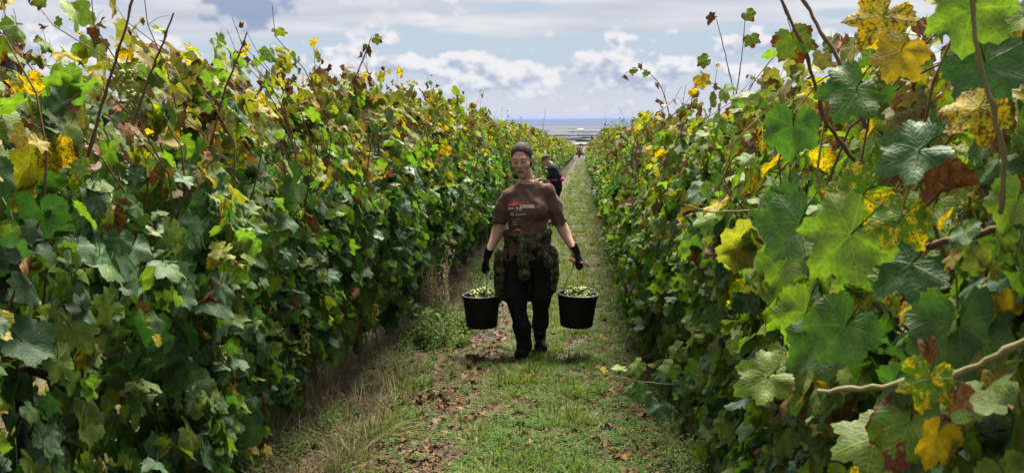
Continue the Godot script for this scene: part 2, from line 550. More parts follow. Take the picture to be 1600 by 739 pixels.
func build_next_rows() -> void:
	# the neighbouring rows, glimpsed through gaps in the near canopies
	for side in [-1, 1]:
		for k in 14:
			var d := 2.5 + 1.5 * k
			var x := -4.7 if side < 0 else 3.9
			var base := Vector3(x, gy(x, d), -d)
			var o := thing("grapevine", base, "grapevine of the next row, glimpsed through gaps in the %s-hand row" % ["left", "right"][maxi(side, 0)], "grapevine", "grapevines of the next row on the %s" % ["left", "right"][maxi(side, 0)])
			var xf := []; var tint := []
			for q in 170:
				var h := rng.randf_range(0.25, 2.0)
				xf.append(Transform3D(leaf_basis(side, 0.4).scaled(Vector3.ONE * rng.randf_range(0.07, 0.1)), Vector3(rng.randf_range(-0.4, 0.4), h, rng.randf_range(-0.85, 0.85))))
				tint.append(M.tints[kind_of_leaf(h, d, side, -d)])
			scatter("foliage", sprig_meshes[k % 6], M.scattered, o, xf, tint)
			var mb := MB.new()
			mb.tube([Vector3(0, -0.05, 0), Vector3(0.02, 0.4, 0.03), Vector3(0, 0.9, 0)], [0.045, 0.03, 0.02], 6)
			part("trunk", mb.build(), M.trunk, o)

func vine_label(side: int, d: float, k: int) -> String:
	var where := "left" if side < 0 else "right"
	if k < ORDINALS.size():
		var look := ""
		if side < 0:
			look = ["dark green with yellow tops", "dense dark green", "green with yellow upper leaves", "tangled, brown and yellow on top"][k % 4]
		else:
			look = ["large yellow-green leaves", "glossy green and yellow leaves", "mottled leaves, browning tops", "lime green leaves, rusty tops"][k % 4]
		return "%s grapevine from the camera in the %s-hand row, %s" % [ORDINALS[k], where, look]
	if d < 60.0:
		return "yellowing grapevine merging with its neighbours, farther along the %s-hand row" % where
	return "tiny distant grapevine at the far end of the %s-hand row" % where

func build_vine(side: int, d0: float, k: int) -> void:
	var x0 := row_x(side, d0)
	var base := Vector3(x0, gy(x0, d0), -d0)
	var group := "grapevines of the %s row" % ("left" if side < 0 else "right")
	var o := thing("grapevine", base, vine_label(side, d0, k), "grapevine", group)
	vines[side].append([d0, o])
	var L := 1.2
	# trunk and arms
	if d0 < 60.0:
		var mb := MB.new()
		var lean := rng.randf_range(-0.12, 0.12)
		mb.tube([Vector3(0, -0.05, 0), Vector3(rng.randf_range(-0.05, 0.05), 0.3, lean * 0.5), Vector3(rng.randf_range(-0.05, 0.05), 0.62, lean), Vector3(0, 0.85, lean + 0.1)], [0.045, 0.032, 0.03, 0.024], 7)
		mb.tube([Vector3(0, 0.8, lean + 0.05), Vector3(0, 0.9, lean + 0.3), Vector3(0.02, 0.93, lean + 0.62)], [0.022, 0.018, 0.012], 5)
		mb.tube([Vector3(0, 0.8, lean + 0.05), Vector3(0, 0.9, lean - 0.3), Vector3(-0.02, 0.93, lean - 0.62)], [0.022, 0.018, 0.012], 5)
		part("trunk", mb.build(), M.trunk, o)
	# canes that rise through the canopy and stick out over it
	var canes := 11 if d0 < 14.0 else (7 if d0 < 24.0 else (3 if d0 < 45.0 else 0))
	for q in canes:
		var z := rng.randf_range(-0.6, 0.6)
		var out := rng.randf_range(0.05, 0.55) if rng.randf() < 0.75 else rng.randf_range(-0.1, 0.1)
		var H := top_h(side, d0 - z) + out * (0.8 if d0 < 5.0 else 1.0)
		var bend := Vector3(rng.randf_range(-0.25, 0.25), 0, rng.randf_range(-0.3, 0.3))
		var pts := []; var rad := []
		var n := 8
		var bulge := rng.randf_range(0.05, 0.5)
		var droop := rng.randf_range(0.0, 0.14) if rng.randf() < 0.6 else 0.32
		for i in n + 1:
			var t := float(i) / n
			pts.append(Vector3(rng.randf_range(-0.012, 0.012), lerpf(0.92, H, t) - droop * pow(t, 5.0), z + rng.randf_range(-0.012, 0.012)) + bend * t * t * 1.3 - Vector3(side * bulge * sin(PI * minf(t * 1.1, 1.0)), 0, 0))
			rad.append(lerpf(0.0055, 0.0016, t))
		var mb := MB.new()
		mb.tube(pts, rad, 5)
		# tendrils and side twigs near the tip
		for w in 3:
			var b: Vector3 = pts[n - 1 - w]
			var dirn := Vector3(gauss(), 0.8 + 0.4 * gauss(), gauss()).normalized() * rng.randf_range(0.04, 0.13)
			mb.tube([b, b + dirn * 0.5 + Vector3(0, 0.01, 0), b + dirn], [0.0014, 0.0011, 0.0006], 3)
		part("cane", mb.build(), M.cane if rng.randf() < 0.8 else M.green_cane, o)
		# small leaves left on the part that shows over the top
		var few := rng.randi_range(2, 6) if d0 < 14.0 else rng.randi_range(1, 3)
		for w in few:
			var i := rng.randi_range(5, n)
			var s := rng.randf_range(0.022, 0.05)
			var kind: int = [7, 8, 6, 4, 3, 6, 7][rng.randi() % 7]
			put_leaf(o, Transform3D(leaf_basis(side, 0.2, 1.6).scaled(Vector3.ONE * s), pts[i] + Vector3(gauss(), gauss(), gauss()) * 0.02), kind)
	# leaves of the outer canopy, one by one
	var singles := 292 if d0 < 8.6 else (170 if d0 < 15.0 else (70 if d0 < 21.0 else 0))
	singles -= canes * 4
	for q in maxi(singles, 0):
		var d := d0 + rng.randf_range(-0.5, 0.5) * (L + 0.2)
		var top := top_h(side, d); var low := low_h(side, d)
		var p: Vector3
		var h: float
		var up := 0.45
		if rng.randf() < 0.13:
			h = top + 0.13 * gauss() + 0.02
			p = canopy_point(side, d, h, rng.randf_range(0.0, 0.5))
			up = 0.9
		else:
			h = lerpf(low - 0.12, top + 0.02, rng.randf())
			if N1.get_noise_3d(d * 1.5 + 15.0, h * 1.7, side * 8.0) < -0.22 and rng.randf() < 0.75: continue
			p = canopy_point(side, d, h, absf(gauss()) * 0.05 - 0.02)
		var s := (rng.randf_range(0.040, 0.092) if d < 6.0 else rng.randf_range(0.036, 0.084)) * (1.0 if h < 1.5 else 0.88)
		var kind := kind_of_leaf(h, d, side, p.z)
		put_leaf(o, Transform3D(leaf_basis(side, up).scaled(Vector3.ONE * s), p - base), kind)
	# the leaves behind them
	var clumps := 380 if d0 < 21.0 else (190 if d0 < 45.0 else 70)
	var big := 1.0 if d0 < 30.0 else (1.15 if d0 < 60.0 else 1.5)
	var xf := []; var tint := []
	for q in clumps:
		var d := d0 + rng.randf_range(-0.5, 0.5) * (L + 0.15)
		var top := top_h(side, d); var low := low_h(side, d)
		var h := lerpf(low - 0.1, top, rng.randf())
		var deep := rng.randf()
		if h > top - 0.40 and rng.randf() < 0.7: continue
		var t := clampf((h - low) / (top - low), 0.0, 1.0)
		var depth := lerpf(0.06, 0.06 + half_thick(t) * 1.85, deep * deep)
		if singles <= 0: depth -= 0.06
		if rng.randf() < 0.12 and d0 > 4.0:
			h = top + gauss() * 0.09; depth = rng.randf_range(0.05, 0.45)
		var small := 1.0
		if rng.randf() < 0.36:
			# young leaves of the side shoots, out at the face
			depth = rng.randf_range(-0.05, 0.08); small = rng.randf_range(0.45, 0.62)
		var p := canopy_point(side, d, h, depth)
		var kind := kind_of_leaf(h, d, side, p.z)
		if small < 1.0 and kind < 3 and rng.randf() < 0.6: kind = 3 if rng.randf() < 0.5 else 1
		var c: Color = M.tints[kind]
		var f := rng.randf_range(0.75, 1.3)
		xf.append(Transform3D(leaf_basis(side, 0.4, 1.0 if small == 1.0 else 1.5).scaled(Vector3.ONE * rng.randf_range(0.055, 0.085) * big * small), p - base))
		tint.append(Color(c.r * f, c.g * f, c.b * f))
	scatter("foliage", sprig_meshes[k % sprig_meshes.size()], M.scattered, o, xf, tint)

func put_leaf(o: Node, xf: Transform3D, kind: int) -> void:
	var mesh: ArrayMesh
	if kind == 7 or kind == 8:
		mesh = dry_meshes[rng.randi() % dry_meshes.size()]
	else:
		mesh = leaf_meshes[rng.randi() % leaf_meshes.size()]
	part("leaf", mesh, M.leaf[kind], o, xf)

# ---------- ground ----------
func build_ground() -> void:
	# one sheet from behind the camera to the horizon, fine near the alley
	var xs := []; var ds := []
	var x := -2.6
	while x <= 2.0: xs.append(x); x += 0.06
	var e := 0.1
	while xs[-1] < 16000.0: xs.append(xs[-1] + e); e *= 1.35
	e = 0.1
	while xs[0] > -16000.0: xs.push_front(xs[0] - e); e *= 1.35
	ds = [-30.0, -12.0, -4.0, 0.0, 2.0, 4.0]
	while ds[-1] < 16.0: ds.append(ds[-1] + 0.07)
	e = 0.1
	while ds[-1] < 30000.0: ds.append(ds[-1] + minf(e, maxf(1.0, ds[-1] * 0.06))); e *= 1.08
	var mb := MB.new()
	for j in ds.size():
		for i in xs.size():
			mb.vert(Vector3(xs[i], gy(xs[i], ds[j]), -ds[j]))
	for j in ds.size() - 1:
		for i in xs.size() - 1:
			var a := j * xs.size() + i
			mb.quad(a, a + xs.size(), a + xs.size() + 1, a + 1)
	var m := mat(Color(1, 1, 1), 0.95)
	m.albedo_texture = soil_texture()
	m.uv1_triplanar = true; m.uv1_world_triplanar = true; m.uv1_scale = Vector3.ONE * 0.55
	m.heightmap_enabled = true; m.heightmap_texture = m.albedo_texture; m.heightmap_scale = 1.5
	var o := part("ground", mb.build(), m, self)
	tag(o, "bare brown soil and worn tracks between the vine rows", "ground", "", "structure")

func soil_texture() -> ImageTexture:
	var S := 512
	var im := Image.create(S, S, false, Image.FORMAT_RGB8)
	var a := FastNoiseLite.new(); a.seed = 5; a.frequency = 0.012; a.fractal_octaves = 5
	var b := FastNoiseLite.new(); b.seed = 8; b.frequency = 0.09; b.fractal_octaves = 2
	var ia := a.get_seamless_image(S, S); var ib := b.get_seamless_image(S, S)
	for j in S:
		for i in S:
			var p := ia.get_pixel(i, j).r; var q := ib.get_pixel(i, j).r
			var c := Color(0.15, 0.11, 0.085).lerp(Color(0.33, 0.255, 0.195), clampf(p * 0.7 + q * 0.45 - 0.1, 0.0, 1.0))
			im.set_pixel(i, j, c)
	return ImageTexture.create_from_image(im)

func build_plain() -> void:
	# fields of the plain below the hill, each strip a sheet on the ground
	var r := RandomNumberGenerator.new(); r.seed = 77
	var cols := [Color(0.046, 0.036, 0.028), Color(0.055, 0.046, 0.030), Color(0.026, 0.036, 0.018), Color(0.070, 0.060, 0.040), Color(0.038, 0.032, 0.027), Color(0.022, 0.031, 0.016), Color(0.050, 0.042, 0.033)]
	var mb := MB.new()
	var d := 1900.0
	while d < 14000.0:
		var dd := d * r.randf_range(0.04, 0.09)
		var x := -d * 0.6 + r.randf_range(-200.0, 0.0)
		while x < d * 0.6:
			var w := d * r.randf_range(0.05, 0.25)
			var c: Color = cols[r.randi() % cols.size()]
			if d > 3300.0 and d < 3900.0 and x > -d * 0.12 and x < d * 0.06: c = Color(0.11, 0.12, 0.07)
			var sk := r.randf_range(-0.1, 0.1) * dd
			var a := mb.vert(Vector3(x, -69.7, -d), Vector2.ZERO, c)
			var b := mb.vert(Vector3(x + w, -69.7, -d), Vector2.ZERO, c)
			var e := mb.vert(Vector3(x + w + sk, -69.7, -d - dd), Vector2.ZERO, c)
			var f := mb.vert(Vector3(x + sk, -69.7, -d - dd), Vector2.ZERO, c)
			mb.quad(a, f, e, b)
			x += w
		d += dd
	var m := mat(Color(1, 1, 1), 1.0)
	m.vertex_color_use_as_albedo = true
	tag(part("fields", mb.build(), m, self), "hazy brown and green fields of the plain far below the vineyard", "field", "", "structure")
	# belts of trees across the plain
	var tb := MB.new()
	for q in 70:
		var td := exp(r.randf_range(log(2000.0), log(12000.0)))
		var tx := td * r.randf_range(-0.35, 0.3)
		var len := td * r.randf_range(0.02, 0.10)
		var n := 14
		for i in n:
			var h := r.randf_range(3.5, 8.0)
			tb.tube([Vector3(tx + len * i / n, -70.0, -td), Vector3(tx + len * i / n, -70.0 + h * 0.6, -td), Vector3(tx + len * i / n, -70.0 + h, -td)], [len / n * 0.5, len / n * 0.75, len / n * 0.2], 7)
	tag(part("far_woods", tb.build(), mat(Color(0.030, 0.040, 0.024), 1.0), self), "belts of dark trees crossing the hazy plain", "woods", "", "stuff")
	# low hills along the horizon
	for layer in 3:
		var hb := MB.new()
		var hd: float = [12500.0, 16500.0, 22000.0][layer]
		var n := 160
		for i in n + 1:
			var x := (float(i) / n - 0.5) * hd * 1.7
			var h: float = [44.0, 72.0, 98.0][layer] * (0.8 + 0.35 * N2.get_noise_2d(x * 0.00035, layer * 7.0) + 0.1 * N1.get_noise_2d(x * 0.002, layer * 3.0))
			hb.vert(Vector3(x, -72.0, -hd))
			hb.vert(Vector3(x, -70.0 + h * 0.75, -hd - 700.0))
			hb.vert(Vector3(x, -70.0 + h, -hd - 1500.0))
			hb.vert(Vector3(x, -72.0, -hd - 3500.0))
		for i in n:
			for q in 3:
				var a := i * 4 + q
				hb.quad(a, a + 1, a + 5, a + 4)
		tag(part("hills", hb.build(), mat(Color(0.022, 0.030, 0.030), 1.0), self), "%s range of low blue hills on the horizon" % ["nearest", "middle", "farthest"][layer], "hills", "", "structure")
	# a pale farm building out on the plain
	var fx := Vector3(-20.0, -70.0, -7400.0)
	var farm := thing("farm_building", fx, "tiny white building far out on the hazy plain", "building")
	var w := MB.new(); w.box(Vector3(0, 5, 0), Vector3(34, 8, 18))
	part("wall", w.build(true), mat(Color(0.5, 0.5, 0.48), 0.9), farm)
	var rf := MB.new()
	var p := [Vector3(-18, 9, 10), Vector3(18, 9, 10), Vector3(18, 13, 0), Vector3(-18, 13, 0), Vector3(-18, 9, -10), Vector3(18, 9, -10)]
	for pt in p: rf.vert(pt)
	rf.quad(0, 3, 2, 1); rf.quad(3, 4, 5, 2); rf.tri(0, 4, 3); rf.tri(1, 2, 5)
	part("roof", rf.build(true), mat(Color(0.5, 0.45, 0.42), 0.9), farm)


# ---------- bodies: a distance field on a grid, meshed as surface nets ----------
class Field:
	var o: Vector3
	var h: float
	var nx: int
	var ny: int
	var nz: int
	var d := PackedFloat32Array()
	func _init(lo: Vector3, hi: Vector3, cell: float) -> void:
		o = lo; h = cell
		nx = int(ceil((hi.x - lo.x) / h)) + 1; ny = int(ceil((hi.y - lo.y) / h)) + 1; nz = int(ceil((hi.z - lo.z) / h)) + 1
		d.resize(nx * ny * nz); d.fill(1.0)
	func span(lo: Vector3, hi: Vector3) -> Array:
		var a := ((lo - o) / h).floor(); var b := ((hi - o) / h).ceil()
		return [maxi(int(a.x), 0), mini(int(b.x), nx - 1), maxi(int(a.y), 0), mini(int(b.y), ny - 1), maxi(int(a.z), 0), mini(int(b.z), nz - 1)]
	func put(i: int, v: float, k: float) -> void:
		var w := d[i]
		var t := maxf(k - absf(w - v), 0.0)
		d[i] = minf(w, v) - t * t / (4.0 * k)
	func cut(i: int, v: float, k: float) -> void:
		var w := d[i]
		var t := maxf(k - absf(w + v), 0.0)
		d[i] = maxf(w, -v) + t * t / (4.0 * k)
	func capsule(a: Vector3, b: Vector3, ra: float, rb: float, k := 0.02) -> void:
		var m := Vector3.ONE * (maxf(ra, rb) + k + 2.5 * h)
		var s := span(a.min(b) - m, a.max(b) + m)
		var ab := b - a
		var l := maxf(ab.length_squared(), 1e-9)
		for z in range(s[4], s[5] + 1):
			for y in range(s[2], s[3] + 1):
				var i: int = (z * ny + y) * nx + s[0]
				for x in range(s[0], s[1] + 1):
					var p := o + Vector3(x, y, z) * h - a
					var t := clampf(p.dot(ab) / l, 0.0, 1.0)
					put(i, (p - ab * t).length() - lerpf(ra, rb, t), k)
					i += 1
	func chain(pts: Array, radii: Array, k := 0.02) -> void:
		for i in pts.size() - 1: capsule(pts[i], pts[i + 1], radii[i], radii[i + 1], k)
	func ball(c: Vector3, r: Vector3, b := Basis(), k := 0.02, away := false) -> void:
		var big := maxf(r.x, maxf(r.y, r.z))
		var m := Vector3.ONE * (big + k + 2.5 * h)
		var s := span(c - m, c + m)
		var inv := b.transposed()
		for z in range(s[4], s[5] + 1):
			for y in range(s[2], s[3] + 1):
				var i: int = (z * ny + y) * nx + s[0]
				for x in range(s[0], s[1] + 1):
					var p := inv * (o + Vector3(x, y, z) * h - c)
					var q := p / r
					var k0 := q.length()
					var k1 := (q / r).length()
					var v := k0 * (k0 - 1.0) / maxf(k1, 1e-6)
					if away: cut(i, v, k)
					else: put(i, v, k)
					i += 1
	func loft(rows: Array, k := 0.02) -> void:
		# rows [y, cx, cz, rx, rz] from the bottom up
		var s := span(Vector3(-9, rows[0][0] - 2.5 * h, -9), Vector3(9, rows[-1][0] + 2.5 * h, 9))
		for y in range(s[2], s[3] + 1):
			var py := o.y + y * h
			var q := 0
			while q < rows.size() - 2 and py > rows[q + 1][0]: q += 1
			var t := clampf((py - rows[q][0]) / (rows[q + 1][0] - rows[q][0]), 0.0, 1.0)
			t = lerpf(t, t * t * (3.0 - 2.0 * t), 0.5)
			var cx := lerpf(rows[q][1], rows[q + 1][1], t); var cz := lerpf(rows[q][2], rows[q + 1][2], t)
			var rx := lerpf(rows[q][3], rows[q + 1][3], t); var rz := lerpf(rows[q][4], rows[q + 1][4], t)
			var over := maxf(rows[0][0] - py, py - rows[-1][0])
			for z in nz:
				var i: int = (z * ny + y) * nx
				for x in nx:
					var a := (o.x + x * h - cx) / rx; var b := (o.z + z * h - cz) / rz
					var k0 := sqrt(a * a + b * b)
					var k1 := sqrt(a * a / (rx * rx) + b * b / (rz * rz))
					var v := k0 * (k0 - 1.0) / maxf(k1, 1e-6)
					v = maxf(v, over)
					if v < k + 3.0 * h: put(i, v, k)
					i += 1
	func rough(n: FastNoiseLite, freq: Vector3, amp: float) -> void:
		for z in nz:
			for y in ny:
				var i: int = (z * ny + y) * nx
				for x in nx:
					if absf(d[i]) < 0.05:
						d[i] += amp * n.get_noise_3d((o.x + x * h) * freq.x, (o.y + y * h) * freq.y, (o.z + z * h) * freq.z)
					i += 1
	func mesh(mb: MB, col := Color.WHITE, xf := Transform3D()) -> void:
		var at := PackedInt32Array(); at.resize(d.size()); at.fill(-1)
		var sy := nx; var sz := nx * ny
		var off := [0, 1, sy, sy + 1, sz, sz + 1, sz + sy, sz + sy + 1]
		for z in nz - 1:
			for y in ny - 1:
				var i: int = (z * ny + y) * nx
				for x in nx - 1:
					var neg := 0
					for q in off:
						if d[i + q] < 0.0: neg += 1
					if neg > 0 and neg < 8:
						var sum := Vector3.ZERO; var cnt := 0
						for e in EDGES:
							var va := d[i + off[e[0]]]; var vb := d[i + off[e[1]]]
							if (va < 0.0) != (vb < 0.0):
								var t := va / (va - vb)
								sum += Vector3(e[0] & 1, (e[0] >> 1) & 1, e[0] >> 2).lerp(Vector3(e[1] & 1, (e[1] >> 1) & 1, e[1] >> 2), t)
								cnt += 1
						at[i] = mb.vert(xf * (o + (Vector3(x, y, z) + sum / cnt) * h), Vector2.ZERO, col)
					i += 1
		for z in range(1, nz - 1):
			for y in range(1, ny - 1):
				var i: int = (z * ny + y) * nx + 1
				for x in range(1, nx - 1):
					var s := d[i] < 0.0
					if s != (d[i + 1] < 0.0): face(mb, at[i], at[i - sy], at[i - sy - sz], at[i - sz], s)
					if s != (d[i + sy] < 0.0): face(mb, at[i], at[i - sz], at[i - sz - 1], at[i - 1], s)
					if s != (d[i + sz] < 0.0): face(mb, at[i], at[i - 1], at[i - 1 - sy], at[i - sy], s)
					i += 1
	func face(mb: MB, a: int, b: int, c: int, e: int, inside: bool) -> void:
		if a < 0 or b < 0 or c < 0 or e < 0: return
		if inside: mb.quad(a, b, c, e)
		else: mb.quad(a, e, c, b)
	const EDGES := [[0, 1], [2, 3], [4, 5], [6, 7], [0, 2], [1, 3], [4, 6], [5, 7], [0, 4], [1, 5], [2, 6], [3, 7]]

func cloth(albedo: Color, tex: Texture2D = null, scale_ := 4.0) -> StandardMaterial3D:
	var m := mat(albedo, 0.9, 0.3)
	if tex:
		m.albedo_texture = tex
		m.uv1_triplanar = true; m.uv1_scale = Vector3.ONE * scale_
	return m

func weave_texture(a: Color, b: Color, freq: float) -> ImageTexture:
	var S := 256
	var n := FastNoiseLite.new(); n.seed = 21; n.frequency = freq; n.fractal_octaves = 4
	var im := n.get_seamless_image(S, S)
	var out := Image.create(S, S, false, Image.FORMAT_RGB8)
	for j in S:
		for i in S: out.set_pixel(i, j, a.lerp(b, clampf((im.get_pixel(i, j).r - 0.25) * 2.0, 0.0, 1.0)))
	return ImageTexture.create_from_image(out)

func camo_texture() -> ImageTexture:
	var S := 256
	var n := FastNoiseLite.new(); n.seed = 31; n.frequency = 0.022; n.fractal_octaves = 3
	var a := n.get_seamless_image(S, S)
	n.seed = 90
	var b := n.get_seamless_image(S, S)
	var out := Image.create(S, S, false, Image.FORMAT_RGB8)
	for j in S:
		for i in S:
			var p := a.get_pixel(i, j).r; var q := b.get_pixel(i, j).r
			var c := Color(0.26, 0.29, 0.20)
			if p > 0.55: c = Color(0.16, 0.19, 0.12)
			if q > 0.58: c = Color(0.30, 0.24, 0.17)
			if q < 0.36: c = Color(0.09, 0.09, 0.08)
			if p < 0.34: c = Color(0.42, 0.43, 0.34)
			out.set_pixel(i, j, c)
	return ImageTexture.create_from_image(out)

func hand_field(mirror: float, curl: float) -> Field:
	# wrist at the origin, hand hanging along -y, thumb side towards +z, palm towards +x (mirrored for the other hand)
	var f := Field.new(Vector3(-0.07, -0.16, -0.075), Vector3(0.09, 0.06, 0.085), 0.0042)
	var s := func(p: Vector3) -> Vector3: return Vector3(p.x * mirror + (0.01 if mirror < 0.0 else 0.0), p.y, p.z)
	f.capsule(s.call(Vector3(0, 0.05, 0)), s.call(Vector3(0, 0, 0)), 0.034, 0.031, 0.02)
	f.ball(s.call(Vector3(0, -0.05, 0)), Vector3(0.021, 0.05, 0.044), Basis(), 0.02)
	f.ball(s.call(Vector3(-0.004, -0.08, 0)), Vector3(0.02, 0.02, 0.045), Basis(), 0.012)
	for j in 4:
		var z := 0.034 - 0.0225 * j
		var l: float = [0.9, 1.0, 0.95, 0.78][j]
		var a := Vector3(-0.004, -0.082, z)
		var b := a + Vector3(0.008, -0.040 * l, 0.0)
		var c := b + Vector3(0.034 * l * curl, -0.010, 0.001)
		var e := c + Vector3(0.006, 0.024 * l, 0.001)
		f.chain([s.call(a), s.call(b), s.call(c), s.call(e)], [0.0115, 0.0108, 0.0100, 0.0088], 0.004)
	f.chain([s.call(Vector3(0.008, -0.025, 0.03)), s.call(Vector3(0.022, -0.058, 0.052)), s.call(Vector3(0.038, -0.085, 0.046)), s.call(Vector3(0.044, -0.105, 0.030))], [0.017, 0.0135, 0.0115, 0.0095], 0.008)
	return f

func head_mesh(mb: MB, at: Transform3D, cell: float, neck: Vector3, skin: Color) -> void:
	var f := Field.new(Vector3(-0.11, -0.24, -0.13), Vector3(0.11, 0.14, 0.135), cell)
	f.ball(Vector3(0, 0.035, -0.012), Vector3(0.073, 0.083, 0.093), Basis(), 0.02)
	f.ball(Vector3(0, -0.028, 0.028), Vector3(0.057, 0.086, 0.062), Basis(), 0.03)
	f.ball(Vector3(0, -0.078, 0.032), Vector3(0.041, 0.036, 0.047), Basis(), 0.03)
	f.ball(Vector3(0, -0.106, 0.066), Vector3(0.019, 0.014, 0.014), Basis(), 0.02)
	f.ball(Vector3(0, 0.026, 0.080), Vector3(0.046, 0.011, 0.013), Basis(), 0.015)
	for s in [-1.0, 1.0]:
		f.ball(Vector3(s * 0.041, -0.026, 0.062), Vector3(0.022, 0.02, 0.022), Basis(), 0.02)
		f.ball(Vector3(s * 0.030, 0.006, 0.094), Vector3(0.017, 0.011, 0.014), Basis(), 0.01, true)
		f.ball(Vector3(s * 0.030, 0.004, 0.076), Vector3(0.0135, 0.0115, 0.0125), Basis(), 0.003)
		f.ball(Vector3(s * 0.076, -0.008, -0.006), Vector3(0.009, 0.031, 0.019), Basis(Vector3.UP, -s * 0.35), 0.006)
		f.ball(Vector3(s * 0.011, -0.034, 0.094), Vector3(0.0095, 0.0075, 0.009), Basis(), 0.006)
	f.capsule(Vector3(0, 0.016, 0.086), Vector3(0, -0.026, 0.107), 0.0075, 0.0115, 0.012)
	f.ball(Vector3(0, -0.0585, 0.086), Vector3(0.023, 0.0062, 0.011), Basis(), 0.004)
	f.ball(Vector3(0, -0.0700, 0.084), Vector3(0.020, 0.0066, 0.011), Basis(), 0.004)
	f.capsule(Vector3(0, -0.07, -0.02), neck, 0.047, 0.052, 0.02)
	var first := mb.v.size()
	f.mesh(mb, skin, at)
	var inv := at.affine_inverse()
	for i in range(first, mb.v.size()):
		var p := inv * mb.v[i]
		var c := skin
		if p.z > 0.03:
			for s in [-1.0, 1.0]:
				var e := Vector2((p.x - s * 0.030) / 0.017, (p.y - 0.001 + 0.004 * absf(p.x - s * 0.03) / 0.017) / 0.0038).length()
				c = c.lerp(Color(0.02, 0.013, 0.01), clampf(1.6 - e, 0.0, 1.0) * 0.85)  # dark lash line, with eye-socket shade painted into the skin colour
				var br := Vector2((p.x - s * 0.033) / 0.021, (p.y - 0.026 - 0.002 * cos((p.x - s * 0.03) * 60.0)) / 0.0055).length()
				c = c.lerp(Color(0.04, 0.026, 0.018), clampf(1.4 - br, 0.0, 1.0) * 0.32)
				var ck := Vector3(p.x - s * 0.042, p.y + 0.03, p.z - 0.07).length() / 0.028
				c = c.lerp(skin * Color(1.12, 0.86, 0.8), clampf(1.0 - ck, 0.0, 1.0) * 0.7)
			var lip := Vector2(p.x / 0.024, (p.y + 0.0645 + 7.0 * p.x * p.x) / 0.0105).length()
			c = c.lerp(Color(0.26, 0.085, 0.07), clampf(1.7 - 1.2 * lip, 0.0, 1.0) * 0.8)
			if absf(p.x) < 0.02 and absf(p.y + 0.0643 + 7.0 * p.x * p.x) < 0.0024: c = Color(0.08, 0.03, 0.025)
		mb.c[i] = c

